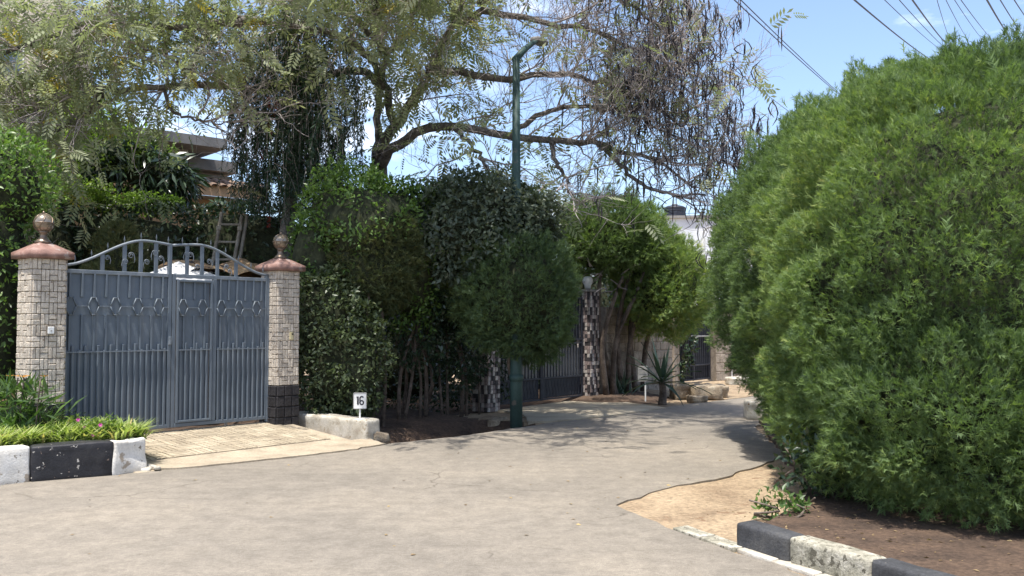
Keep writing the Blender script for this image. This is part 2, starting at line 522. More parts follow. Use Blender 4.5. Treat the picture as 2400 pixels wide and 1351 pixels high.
M['wire'] = surf('dark cable', (0.03, 0.035, 0.06), (0.025, 0.03, 0.05), (0.04, 0.045, 0.07), 3, 0.6, 0.0)
M['bark'] = surf('grey brown bark', (0.15, 0.135, 0.125), (0.07, 0.062, 0.058), (0.25, 0.23, 0.21), 7, 0.95, 0.9, 30, 0.35, bump_dist=0.03)
M['twig'] = surf('pale twig bark', (0.36, 0.315, 0.305), (0.23, 0.2, 0.195), (0.48, 0.43, 0.415), 4, 0.9, 0.2)
M['stem'] = surf('brown stem bark', (0.115, 0.09, 0.072), (0.065, 0.05, 0.041), (0.18, 0.145, 0.12), 6, 0.95, 0.7, 30, 0.3)
M['core'] = surf('hedge hull toned for shade', (0.03, 0.035, 0.018), (0.018, 0.02, 0.011), (0.045, 0.05, 0.026), 6, 1.0, 0.8, 20, 0.4)  # dark tone put in for the shade deep inside the hedges
M['pod'] = surf('dark dry seed pod', (0.035, 0.03, 0.035), (0.02, 0.018, 0.022), (0.06, 0.05, 0.05), 5, 0.7, 0.1)

L = {}
L['cypress'] = leafmat('cypress sprays', [(0, (0.06, 0.095, 0.045)), (0.45, (0.145, 0.215, 0.08)), (0.8, (0.235, 0.3, 0.1)), (1, (0.33, 0.35, 0.12))], 0.6, 0.38, spec=0.25)
L['cypress_blue'] = leafmat('dark cypress sprays', [(0, (0.055, 0.09, 0.045)), (0.5, (0.115, 0.17, 0.07)), (1, (0.18, 0.235, 0.09))], 0.6, 0.3, spec=0.25)
L['cypress_brown'] = leafmat('browning cypress sprays', [(0, (0.05, 0.07, 0.03)), (0.5, (0.095, 0.11, 0.045)), (1, (0.16, 0.15, 0.065))], 0.7, 0.2, spec=0.2)
L['bright'] = leafmat('fresh hedge leaves', [(0, (0.05, 0.095, 0.028)), (0.5, (0.105, 0.18, 0.042)), (1, (0.19, 0.29, 0.06))], 0.4, 0.35)
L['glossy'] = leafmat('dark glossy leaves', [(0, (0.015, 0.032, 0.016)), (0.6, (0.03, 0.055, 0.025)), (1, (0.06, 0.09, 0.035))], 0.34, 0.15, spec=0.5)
L['grey'] = leafmat('grey green leaves', [(0, (0.05, 0.068, 0.045)), (0.6, (0.1, 0.125, 0.08)), (1, (0.16, 0.185, 0.12))], 0.42, 0.25, spec=0.4)
L['olive'] = leafmat('variegated olive leaves', [(0, (0.045, 0.065, 0.032)), (0.6, (0.09, 0.118, 0.052)), (1, (0.17, 0.185, 0.095))], 0.4, 0.25)
L['pinnate'] = leafmat('silvery pinnate leaves', [(0, (0.13, 0.155, 0.09)), (0.55, (0.25, 0.28, 0.16)), (0.93, (0.38, 0.4, 0.27)), (0.97, (0.36, 0.3, 0.08)), (1, (0.4, 0.32, 0.06))], 0.55, 0.42, tcol=(1.25, 1.35, .85), spec=0.35)
L['yellow'] = leafmat('yellow green leaves', [(0, (0.09, 0.15, 0.03)), (0.6, (0.17, 0.25, 0.05)), (1, (0.28, 0.32, 0.08))], 0.45, 0.45)
L['weeping'] = leafmat('weeping narrow leaves', [(0, (0.018, 0.04, 0.022)), (0.6, (0.035, 0.07, 0.035)), (1, (0.075, 0.115, 0.045))], 0.4, 0.2)
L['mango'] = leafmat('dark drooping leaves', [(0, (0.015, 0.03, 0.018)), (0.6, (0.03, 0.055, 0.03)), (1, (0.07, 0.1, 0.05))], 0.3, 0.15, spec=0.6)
L['grass'] = leafmat('striped grass blades', [(0, (0.11, 0.17, 0.04)), (0.5, (0.23, 0.3, 0.08)), (0.85, (0.42, 0.45, 0.2)), (1, (0.45, 0.36, 0.16))], 0.5, 0.35)
L['agave'] = leafmat('blue green sword leaves', [(0, (0.03, 0.055, 0.04)), (1, (0.06, 0.1, 0.06))], 0.45, 0.1)
L['red'] = leafmat('red bottlebrush', [(0, (0.4, 0.03, 0.025)), (1, (0.6, 0.06, 0.04))], 0.6, 0.3, tcol=(1, 1, 1))
L['pink'] = leafmat('magenta petals', [(0, (0.5, 0.06, 0.3)), (1, (0.7, 0.15, 0.45))], 0.6, 0.3, tcol=(1, 1, 1))
L['orange'] = leafmat('orange petals', [(0, (0.6, 0.25, 0.04)), (1, (0.7, 0.35, 0.08))], 0.6, 0.3, tcol=(1, 1, 1))
L['litter'] = leafmat('dry fallen leaves', [(0, (0.1, 0.065, 0.035)), (0.6, (0.24, 0.17, 0.09)), (1, (0.4, 0.3, 0.14))], 0.8, 0.1)

# ------------------------------------------------------------------ leaf shapes (along +Y, facing +Z)
LEAF_V = np.array([(0, 0, 0), (-.24, .4, .05), (0, .45, -.03), (.24, .4, .05), (0, 1, -.06)], float)
LEAF_F = np.array([(0, 2, 1), (0, 3, 2), (1, 2, 4), (2, 3, 4)])
NARROW_V = np.array([(0, 0, 0), (-.07, .45, .02), (.07, .45, .02), (0, 1, -.12)], float)
NARROW_F = np.array([(0, 2, 1), (1, 2, 3)])


def kite(o, d, w, n=(0, 0, 1)):
    o, d = np.array(o, float), np.array(d, float)
    s = unit(np.cross(d, np.array(n, float))) * w
    return [o, o + d * .55 - s, o + d, o + d * .55 + s]


def spray(fingers, seed):
    r = np.random.default_rng(seed)
    v, f = [], []
    for i in range(fingers + 1):
        y = 0.05 + 0.62 * i / fingers
        sd = (-1) ** i
        d = np.array((sd * r.uniform(.16, .36), r.uniform(.22, .42), r.uniform(-.28, .3)))
        if i == fingers: y, d = 0.0, np.array((r.uniform(-.1, .1), 1.0, .05))
        o = np.array((0, y, 0.))
        s = unit(np.cross(d, np.array((.3 * sd, r.uniform(-.4, .4), 1.)))) * (.038 if i < fingers else .03)
        f.append([len(v), len(v) + 1, len(v) + 2])
        v += [o - s, o + s, o + d]
    return np.array(v), np.array(f)


SPRAYS = [spray(8, s) for s in range(6)]


def pinnate(pairs=5):
    v, f = [], []
    for i in range(pairs):
        y = 0.18 + 0.72 * i / pairs
        for sd in (-1, 1):
            ln = 0.36 * (1 - 0.25 * abs(i - 1.5) / pairs)
            f.append([len(v) + k for k in range(4)])
            v += kite((0, y, -0.25 * y * y), (sd * ln * .85, ln * .5, -ln * .28), 0.055, (0, 0, 1))
    f.append([len(v) + k for k in range(4)])
    v += kite((0, .86, -.2), (0, .3, -.12), 0.055)
    f.append([len(v) + k for k in range(4)])
    v += kite((0, 0, 0), (0, .9, -.2), 0.008)
    return np.array(v), np.array(f)


PINNATE_V, PINNATE_F = pinnate()


def blob_points(lobes, n, r, depth=.2, amp=.1, freq=2.2, seed=0, zmin=-1, back=0.35, thin=None):
    """random points in the outer shell of a clump of super-ellipsoid lobes"""
    lobes = [tuple(q) + ((2.4,) if len(q) == 6 else ()) for q in lobes]
    area = np.array([(q[3] * q[4] + q[3] * q[5] + q[4] * q[5]) for q in lobes])
    P, Nn = [], []
    for i, (cx, cy, cz, rx, ry, rz, e) in enumerate(lobes):
        k = int(n * area[i] / area.sum() * (1.5 if thin is None else 4.0))
        d = unit(r.normal(size=(k, 3)))
        d /= (np.abs(d) ** e).sum(1, keepdims=True) ** (1 / e)
        c, rr = np.array((cx, cy, cz)), np.array((rx, ry, rz))
        s0 = c + d * rr
        nn = unit(np.sign(d) * np.abs(d) ** (e - 1) / rr)
        bump = noise3(s0, freq, seed) * amp * .25 + noise3(s0, freq * 2.7, seed + 3) * amp * .31 + noise3(s0, freq * 6.5, seed + 4) * amp * .44
        p = s0 + nn * (bump - depth * r.uniform(0, 1, k) ** 1.6)[:, None]
        ok = p[:, 2] > zmin
        tocam = unit(np.array((0, 0, 3.0)) - p)
        ok &= ((tocam * nn).sum(1) > -0.25) | (r.uniform(size=k) < back)
        if thin is not None: ok &= r.uniform(size=k) < thin(p)
        for j, q in enumerate(lobes):
            if j == i: continue
            m = (np.abs((p - np.array(q[:3])) / np.array(q[3:6])) ** q[6]).sum(1) ** (1 / q[6])
            ok &= m > 0.86
        P.append(p[ok]); Nn.append(nn[ok])
    P, Nn = np.concatenate(P), np.concatenate(Nn)
    if len(P) > n:
        s = r.permutation(len(P))[:n]; P, Nn = P[s], Nn[s]
    return P, Nn


def foliage(name, parent, lobes, n, shape, size, material, depth=.2, amp=.1, freq=2.2, seed=0, zmin=-1, droop=0.0, outward=0.6, tint_bias=0.0, back=.35, upward=.35, thin=None):
    r = np.random.default_rng(seed + 100)
    P, Nn = blob_points(lobes, n, r, depth, amp, freq, seed, zmin, back, thin)
    k = len(P)
    tint = np.clip(.45 + tint_bias + .16 * noise3(P, 1.3, seed + 9) + r.normal(0, .17, k), 0, 1)
    g = Geo()
    sz = size * r.uniform(.65, 1.35, k)
    rv = unit(r.normal(size=(k, 3)))
    if shape == 'spray':
        Y = Nn * outward + UP * upward + rv * .55
        which = r.integers(0, len(SPRAYS), k)
        for w, (tv, tf) in enumerate(SPRAYS):
            m = which == w
            g.stamp(tv, tf, P[m], Y[m], unit(r.normal(size=(m.sum(), 3))), sz[m], tint[m])
    elif shape == 'leaf':
        Z = Nn * .7 + UP * .45 + rv * .75
        Y = Nn * .5 + unit(r.normal(size=(k, 3))) * .8 - UP * droop
        g.stamp(LEAF_V, LEAF_F, P, Y, Z, sz, tint)
    elif shape == 'narrow':
        Y = Nn * .6 + rv * .6 - UP * droop
        g.stamp(NARROW_V * np.array((1.3, 1, 1)), NARROW_F, P, Y, unit(r.normal(size=(k, 3))), sz, tint)
    o = obj(name, g.mesh(name), material, parent)
    o["kind"] = "stuff"
    return o


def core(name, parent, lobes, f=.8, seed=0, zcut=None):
    """solid hull inside a clipped hedge, coloured dark for its inner shade, one piece per lobe"""
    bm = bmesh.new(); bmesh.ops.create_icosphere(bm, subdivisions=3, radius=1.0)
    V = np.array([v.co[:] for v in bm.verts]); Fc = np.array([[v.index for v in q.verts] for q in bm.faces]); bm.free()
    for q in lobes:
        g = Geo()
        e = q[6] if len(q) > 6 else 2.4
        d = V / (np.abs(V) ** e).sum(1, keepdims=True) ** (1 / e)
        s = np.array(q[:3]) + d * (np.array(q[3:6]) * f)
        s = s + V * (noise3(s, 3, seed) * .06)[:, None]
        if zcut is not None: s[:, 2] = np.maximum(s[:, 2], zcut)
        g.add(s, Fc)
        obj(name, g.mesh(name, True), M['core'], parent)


def stems(parent, bases, tops, r0, material, seed=0, name="stem", wob=.12, n=9):
    r = np.random.default_rng(seed)
    for b, t in zip(bases, tops):
        b, t = np.array(b, float), np.array(t, float)
        m = [b + (t - b) * s + np.array((*r.normal(0, wob, 2), 0)) * math.sin(s * math.pi) for s in (0, .3, .65, 1)]
        tube_obj(name, m, [r0 * r.uniform(.8, 1.2), r0 * .55], material, parent, sides=7, n=n)

# ================================================================== the setting
D = np.array((0.647, 0.763)); D /= np.linalg.norm(D)         # direction of the property line
NRM = np.array((D[1], -D[0]))                                # towards the road
RZ = math.atan2(D[1], D[0])
G0 = np.array((-5.64, 11.6))                                 # left end of the grey gate
VO = np.array((-2.0, 13.3))                                  # verge frame origin


def line_at(u, base=(-3.2, 14.5), d=(0.62, 0.785)):
    """where the property line crosses a photograph column"""
    k = (u - 1200) / FOCAL
    t = (k * base[1] - base[0]) / (d[0] - k * d[1])
    return np.array((base[0] + d[0] * t, base[1] + d[1] * t))


def ground_z(x, y):
    s = (x - VO[0]) * 0.62 + (y - VO[1]) * 0.785
    q = -(x - VO[0]) * 0.785 + (y - VO[1]) * 0.62
    prof = np.interp(q, [-.62, -.5, -.2, .25, .9, 1.6, 3], [-.012, -.1, -.42, -.45, -.02, .1, .12])
    m = np.clip((s - 0.0) / .25, 0, 1) * np.clip((3.35 - s) / .2, 0, 1)
    z = -.008 * (1 - m) + prof * m
    far = np.clip((s - 7.2) / .8, 0, 1) * np.clip((12 - s) / 1.5, 0, 1) * np.clip((q - .3) / .8, 0, 1)
    z = z + .12 * far
    return z + .006 * np.sin(x * 3.1 + y * 1.7) * np.sin(y * 2.3 - x) - .008


xs = np.concatenate((np.array([-900, -300, -100, -40, -20]), np.arange(-12, 10.01, .2), np.array([16, 30, 60, 120, 300, 900])))
ys = np.concatenate((np.array([-300, -60, -15, -2]), np.arange(3, 32.01, .2), np.array([40, 60, 100, 200, 500, 1500])))
X, Y_ = np.meshgrid(xs, ys)
Zg = ground_z(X, Y_)
g = Geo()
idx = np.arange(X.size).reshape(X.shape)
g.add(np.stack((X, Y_, Zg), -1), np.stack((idx[:-1, :-1], idx[:-1, 1:], idx[1:, 1:], idx[1:, :-1]), -1).reshape(-1, 4))
obj('ground', g.mesh('ground', True), M['soil'], kind='structure')

Xf, Yf = np.meshgrid(np.arange(-12, 9.01, .2), np.arange(11, 31.01, .2))
Zf = ground_z(Xf, Yf) + .006
xc, yc = (Xf[:-1, :-1] + .1), (Yf[:-1, :-1] + .1)
sv = (xc - VO[0]) * 0.62 + (yc - VO[1]) * 0.785
qv = -(xc - VO[0]) * 0.785 + (yc - VO[1]) * 0.62
keepc = ((qv > -.35 + .1 * np.sin(sv * 5)) & (sv > .0) & (sv < 3.4)) | ((qv > 1.7) & (sv > -8) & (sv < 9.5)) | ((qv > .15 + .15 * np.sin(sv * 3)) & (sv > 7.3) & (sv < 9.6))
idf = np.arange(Xf.size).reshape(Xf.shape)
qf = np.stack((idf[:-1, :-1], idf[:-1, 1:], idf[1:, 1:], idf[1:, :-1]), -1)[keepc]
g = Geo(); g.add(np.stack((Xf, Yf, Zf), -1), qf)
obj('garden_soil', g.mesh('garden_soil', True), M['dark_soil'], kind='structure')  # dark soil over the tan ground, its tone standing in for hedge shade

kerb_a = [gp(-400, 1185), gp(-60, 1144), gp(70, 1130), gp(265, 1115), gp(345, 1101)]
road_pts = [(-14, -6), (-14, 5.2)] + [k[:2] + np.array((-.15, .25)) for k in kerb_a[:4]] + [
    gp(345, 1101)[:2] + np.array((-.1, .2)), gp(500, 1092), gp(700, 1072), gp(870, 1048), gp(905, 1041), gp(1000, 1031), gp(1100, 1020), gp(1180, 1008), gp(1235, 1000), gp(1300, 990),
    gp(1420, 975), gp(1540, 957), gp(1600, 949), gp(1660, 942), gp(1760, 930), (6.6, 22.4), (16, 27),
    (16, 21), (6.2, 17.3), gp(1815, 985), gp(1770, 1000), gp(1800, 1030), gp(1850, 1062), gp(1780, 1092), gp(1735, 1103), gp(1700, 1118), gp(1620, 1133), gp(1540, 1150), gp(1470, 1172), gp(1443, 1184),
    gp(1490, 1204), gp(1560, 1236), gp(1610, 1254), gp(1720, 1296), gp(1850, 1338), gp(1960, 1375), (3.0, 4.5), (5.5, 1.0), (9, -6)]
sheet('road', road_pts, 0.0, M['asphalt'], jitter=0.022, step=0.16, thickness=0.07, kind='structure')

# concrete edging beside the right kerb
g = Geo()
edge = [gp(1575, 1240), gp(1640, 1262), gp(1720, 1290), gp(1800, 1318), gp(1900, 1352), gp(1990, 1386), gp(2100, 1430)]
for i in range(len(edge) - 1):
    a, b = edge[i][:2], edge[i + 1][:2]
    d = (b - a) / np.linalg.norm(b - a); nn = np.array((-d[1], d[0]))
    w = .055 if i > 1 else .075
    bx_len = np.linalg.norm(b - a)
    rough_block('edging_stone', (bx_len * .97, w * 2, .05), M['worn_kerb'] if i < 2 else M['whitewash_dirty'], seed=i, amp=.006, cuts=3, bevel=.008,
                loc=(*((a + b) / 2 + nn * .08), -.012), rot=(0, 0, math.atan2(d[1], d[0])), label=["pale edging stone nearest the bare dirt corner", "second pale edging stone from the dirt corner", "flush pale edging stone beside the end of the dark kerb", "flush pale edging stone in front of the dark kerb block",
                "flush pale edging stone below the worn white kerb block", "flush edging stone at the bottom edge of the picture"][i], cat='edging stone', group='edging stones along the right kerb')

# raised soil bed under the big hedge
bed = [gp(1735, 1262), gp(1830, 1218), gp(1880, 1195), (3.1, 9.6), (3.5, 12.0), (4.2, 15.7), (9, 17.5), (12, 8), (7, 2.0), gp(2400, 1500), gp(2100, 1394), gp(1850, 1300)]
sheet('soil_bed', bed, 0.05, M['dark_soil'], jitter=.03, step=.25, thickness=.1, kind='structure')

# planter bed left of the gate
planter = [gp(-400, 1170)[:2], gp(-60, 1132)[:2], gp(70, 1119)[:2], gp(265, 1105)[:2], gp(335, 1094)[:2], G0 + NRM * .35 + D * .45, G0 + NRM * .02 + D * .4, G0 + NRM * .02 - D * .9, (-9, 10.5)]
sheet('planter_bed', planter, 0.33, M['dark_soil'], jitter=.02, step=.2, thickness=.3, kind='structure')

# driveway ramp with scored paver strips
drive_len, drive_rise = 2.0, 0.20
tilt = math.atan2(drive_rise - .005, drive_len)
drive = obj('driveway', box_mesh(3.35, drive_len, .16, 0.01, M['concrete']), M['concrete'],
            loc=(*(G0 + D * 1.66 + NRM * (drive_len / 2 - .12)), .10 - .08), rot=(0, 0, 0), kind='structure')
drive.rotation_euler = Euler((tilt, 0, RZ), 'XYZ')
bx('joint_bed', drive, (-.05, .23, .0805), (3.0, 1.5, .003), M['mortar'])
bl = .3
for i in range(10):
    for j in range(5):
        cx, cy = -1.5 + bl * (i + .5) - .05, .98 - bl * (j + .5)
        for k in range(4):
            o_ = (k - 1.5) * bl / 4
            hz = (i + j) % 2 == 0
            p = obj('paver', box_mesh(bl - .016, bl / 4 - .016, .012, .003, M['paver']), M['paver'], drive,
                    (cx + (0 if hz else o_), cy + (o_ if hz else 0), .088 + rnd.uniform(-.0015, .0015)), (0, 0, (0 if hz else math.pi / 2) + rnd.uniform(-.012, .012)))
# broken concrete lip between driveway and road
lip = [gp(352, 1104), gp(450, 1098), gp(560, 1087), gp(700, 1072), gp(800, 1060), gp(905, 1043), gp(860, 1030), gp(780, 1040), gp(600, 1064), gp(480, 1078), gp(370, 1085)]
sheet('driveway_lip', lip, .02, M['concrete'], jitter=.02, step=.12, thickness=.06, kind='structure')

# second driveway apron
apron = [line_at(1152) + np.array((.05, -.15)), line_at(1376) + np.array((.1, .2)), gp(1450, 942)[:2], gp(1560, 958)[:2], gp(1420, 978)[:2], gp(1290, 990)[:2], gp(1238, 990)[:2], gp(1228, 975)[:2], gp(1185, 965)[:2]]
sheet('driveway_apron', apron, .02, M['apron'], jitter=.02, step=.2, thickness=.35, kind='structure')
# sandy strip by the far gate
sheet('sandy_entrance', [gp(1590, 900), gp(1700, 893), gp(1790, 893), gp(1830, 915), gp(1770, 928), gp(1700, 938)], .012, M['soil'], jitter=.04, step=.3, thickness=.04, kind='structure')

# ================================================================== kerbs
def kerb_between(name, a, b, h, w, material, seed, inset=0.0, amp=.008, zc=None, **k):
    a, b = np.asarray(a)[:2], np.asarray(b)[:2]
    d = (b - a) / np.linalg.norm(b - a); nn = np.array((-d[1], d[0]))
    c = (a + b) / 2 + nn * w / 2
    return rough_block(name, (np.linalg.norm(b - a) - inset, w, h), material, seed, amp, 6, .025, loc=(*c, (h / 2 - .03) if zc is None else zc), rot=(0, 0, math.atan2(d[1], d[0])), **k)


KG = 'black and white kerb blocks of the planter'
kerb_between('kerb_block', kerb_a[0], kerb_a[1], .40, .24, M['black_kerb'], 1, label='black kerb block at the far left edge of the picture', cat='kerb block', group=KG)
kerb_between('kerb_block', kerb_a[1], kerb_a[2], .41, .24, M['whitewash'], 2, label='white kerb block at the left edge, left of the long black one', cat='kerb block', group=KG)
kerb_between('kerb_block', kerb_a[2], kerb_a[3], .41, .24, M['black_kerb'], 3, label='long black painted kerb block with chipped white spots', cat='kerb block', group=KG)
kerb_between('kerb_block', kerb_a[3], gp(343, 1104), .40, .26, M['whitewash'], 4, amp=.018, label='broken white kerb end block beside the driveway', cat='kerb block', group=KG)
for i, (u, v, sx, sy, sz) in enumerate([(330, 1104, .2, .14, .08), (352, 1100, .13, .1, .06), (368, 1103, .1, .07, .05)]):
    p = gp(u, v)
    rough_block('rubble_chunk', (sx, sy, sz), M['whitewash_dirty'], 20 + i, .018, 4, .02, loc=(p[0], p[1], sz / 2 - .01), rot=(.1, .2, i),
                label=['largest whitewashed rubble chunk at the broken kerb end', 'small whitewashed chunk between kerb end and driveway', 'smallest rubble chunk on the driveway edge'][i], cat='rubble', group='rubble at the kerb end')

KR = 'painted kerb blocks round the hedge bed'
kr = [gp(1722, 1281), gp(1848, 1322), gp(2040, 1384), gp(2300, 1470), gp(2700, 1600)]
for i, (mt, lb) in enumerate([(M['dark_kerb'], 'dark grey kerb block ending the row at the dirt corner'), (M['worn_kerb'], 'worn whitewashed kerb block between two dark ones'),
                              (M['dark_kerb'], 'dark kerb block at the bottom right edge of the picture'), (M['worn_kerb'], 'worn white kerb block beyond the bottom right corner')]):
    if i == 3: continue
    kerb_between('kerb_block', kr[i], kr[i + 1], .21, .18, mt, 40 + i, inset=.012, amp=.007, zc=.085, label=lb, cat='kerb block', group=KR)

# low white wall beside the driveway, with the number sign
wall_end = gp(868, 1032)[:2]
wd = -NRM
wl_ = 1.75
rough_block('low_wall', (wl_, .3, .40), M['whitewash_dirty'], 61, .012, 7, .035, loc=(*(wall_end + wd * wl_ / 2 + D * .05), .10), rot=(0, 0, math.atan2(wd[1], wd[0])),
            label='low stained white wall along the driveway below the number sign', cat='wall')
rough_block('boulder', (.26, .2, .14), M['rubble'], 66, .03, 4, .04, loc=(*(gp(880, 1032)[:2] + np.array((.05, .12))), .0), label='small dark rock behind the end of the low white wall', cat='rock')

# ================================================================== gate pillars
LG = 'caged globe lamps on the grey gate pillars'


def globe_lamp(x, y, z, label):
    e = empty('globe_lamp', (x, y, z), RZ, label=label, cat='lamp', group=LG)
    obj('base_flare', lathe([(.001, 0), (.10, 0), (.085, .03), (.045, .07), (.035, .11), (.05, .13), (.06, .15), (.001, .15)], 16).mesh('base_flare', True), M['bronze'], e)
    R = .117
    zc = .15 + R - .012
    t = np.linspace(-math.pi / 2, math.pi / 2, 13)
    obj('globe', lathe([(max(.001, R * math.cos(a)), zc + R * math.sin(a)) for a in t], 24).mesh('globe', True), M['globe'], e)
    a = np.linspace(0, 2 * math.pi, 25)
    tube_obj('cage_band', [(R * 1.02 * math.cos(q), R * 1.02 * math.sin(q), zc) for q in a], .006, M['bronze'], e, closed_ends=False)
    for k in range(6):
        ph = k * math.pi / 3
        b = np.linspace(-math.pi / 2, math.pi / 2, 15)
        tube_obj('cage_rib', [(R * 1.02 * math.cos(q) * math.cos(ph + .35 * math.sin(2 * q)), R * 1.02 * math.cos(q) * math.sin(ph + .35 * math.sin(2 * q)), zc + R * 1.02 * math.sin(q)) for q in b], .0055, M['bronze'], e)
    obj('finial', lathe([(.001, 0), (.02, .004), (.016, .02), (.001, .035)], 10).mesh('finial', True), M['bronze'], e, (0, 0, zc + R))


def pillar(s0, w, z0, z_tan, z1, label, base_label, extra):
    """square pillar: core, cladding stones, black base course, coping"""
    c = G0 + D * (s0 + w / 2) - NRM * 0.0
    e = empty('gate_pillar', (*c, z0), RZ, label=label, cat='pillar', group='stone clad pillars of the grey gate')
    H = z1 - z0
    bx('pillar_core', e, (0, 0, H / 2), (w - .02, w - .02, H), M['mortar'])
    rows = 13
    rh = (z1 - z_tan) / rows
    cols = 4
    cw = w / cols
    back = Geo()
    for fidx, (ang, solo) in enumerate([(0, True), (-math.pi / 2, True), (math.pi / 2, False), (math.pi, False)]):
        Rm = Matrix.Rotation(ang, 3, 'Z')
        for j in range(rows):
            for i in range(cols):
                x0, zz = -w / 2 + cw * (i + .5), z_tan - z0 + rh * (j + .5)
                vert = (i + j + fidx) % 2 == 0
                for k in (-1, 1):
                    sx, sz = (cw / 2 - .006, rh - .006) if vert else (cw - .006, rh / 2 - .006)
                    px, pz = (x0 + k * cw / 4, zz) if vert else (x0, zz + k * rh / 4)
                    dep = .028 + rnd.uniform(-.006, .01)
                    p = Rm @ Vector((px, -w / 2 - .004 + rnd.uniform(-.003, .003), pz))
                    if solo:
                        obj('stone', box_mesh(sx, .034, sz, .006, M['stone_tile']), M['stone_tile'], e, p, (rnd.uniform(-.06, .06), 0, ang + rnd.uniform(-.03, .03)))
                    else:
                        back.box(p, (sx / 2, .017, sz / 2), Rm)
    o = obj('rear_stone_cladding', back.mesh('rear_stone_cladding'), M['stone_tile'], e); o['kind'] = 'stuff'
    # base course
    bc = obj('base_course', box_mesh(w + .02, w + .02, z_tan - z0, .008, M['black_base']), M['black_base'], e, (0, 0, (z_tan - z0) / 2 - .002))
    nr = 4
    for ang in (0, -math.pi / 2):
        Rm = Matrix.Rotation(ang, 3, 'Z')
        for j in range(nr):
            hh = (z_tan - z0) / nr
            for i in range(3):
                off = (.5 if j % 2 else 0)
                ww = (w + .02) / 3
                p = Rm @ Vector((-w / 2 + ww * (i + .45 + .1 * off), -w / 2 - .016, hh * (j + .5) - (z_tan - z0) / 2))
                obj('base_stone', box_mesh(ww - .012, .03, hh - .014, .008, M['black_base']), M['black_base'], bc, p, (rnd.uniform(-.05, .05), 0, ang))
    # coping: slab + pyramid
    g = Geo()
    a, b_, hA, hB = w / 2 + .075, .075, .08, .20
    q = [(-a, -a, 0), (a, -a, 0), (a, a, 0), (-a, a, 0), (-a, -a, hA), (a, -a, hA), (a, a, hA), (-a, a, hA), (-b_, -b_, hB), (b_, -b_, hB), (b_, b_, hB), (-b_, b_, hB)]
    g.add(q, [(3, 2, 1, 0), (0, 1, 5, 4), (1, 2, 6, 5), (2, 3, 7, 6), (3, 0, 4, 7), (4, 5, 9, 8), (5, 6, 10, 9), (6, 7, 11, 10), (7, 4, 8, 11), (8, 9, 10, 11)])
    obj('coping', g.mesh('coping'), M['cap'], e, (0, 0, H + .001))
    extra(e, w)
    globe_lamp(c[0], c[1], z1 + .198, label.split(' pillar')[0] and ('bronze caged globe lamp on ' + base_label))
    return e


def bell_left(e, w):
    p = bx('socket_plate', e, (.02, -w / 2 - .03, 1.42), (.075, .02, .085), M['white_plate'], .004, label='white square bell plate with a dark surround')
    bx('surround', p, (0, .008, 0), (.115, .012, .115), M['mortar'])
    bx('button', p, (0, -.011, -.004), (.018, .006, .018), M['grey_plate'], .002)


def bell_right(e, w):
    p = bx('bell_plate', e, (.05, -w / 2 - .03, 1.38), (.062, .02, .11), M['yellow_plate'], .004, label='small yellowed rectangular bell plate')
    obj('button', lathe([(.001, 0), (.014, 0), (.012, .008), (.001, .009)], 12).mesh('button', True), M['black_ink'], p, (.012, -.011, .03), (math.pi / 2, 0, 0))


pillar(-.49, .39, .18, .71, 2.48, 'cream stone clad gate pillar left of the grey gate', 'the left gate pillar', bell_left)
pillar(3.03, .39, .12, .76, 2.49, 'cream stone clad gate pillar right of the grey gate, black base', 'the right gate pillar', bell_right)

# ================================================================== grey double gate
ZB, ZR, ZM0, ZM1, ZT = .255, 1.32, 1.80, 2.02, 2.375        # bottom, low rod, band, top rail
SC = 1.43
P1, P2 = M['gate_paint'], M['gate_trim']


def arch(s):
    """height of the curved crest above the top rail"""
    t = (s + .08) / (SC + .08) if s < SC else (3.0 - s) / (3.0 - SC)
    t = min(max(t, 0), 1)
    k = min(t / .74, 1)
    return .045 + .385 * (k * k * (3 - 2 * k)) - .035 * max(0, (t - .74) / .26) ** 1.5


def sg(u):
    k = (u - 1200) / FOCAL
    return (5.64 + 11.6 * k) / (.647 - .763 * k)


def hexagon(par, s, x0):
    h, w = (ZM1 - ZM0) / 2, .072
    zc = (ZM0 + ZM1) / 2
    pts = [(-.026, h), (.026, h), (w, 0), (.026, -h), (-.026, -h), (-w, 0), (-.026, h)]
    g = Geo()
    for (a, b), (c, d) in zip(pts, pts[1:]):
        m = np.array(((a + c) / 2, 0, (b + d) / 2)); v = np.array((c - a, 0, d - b)); l = np.linalg.norm(v) / 2 + .004
        v = v / np.linalg.norm(v)
        Rm = np.stack((v, np.array((0., 1, 0)), np.cross(v, (0., 1, 0))), 1)
        g.box(m, (l, .011, .0055), Rm)
    obj('hexagon', g.mesh('hexagon'), P1, par, (s - x0, -.036, zc))


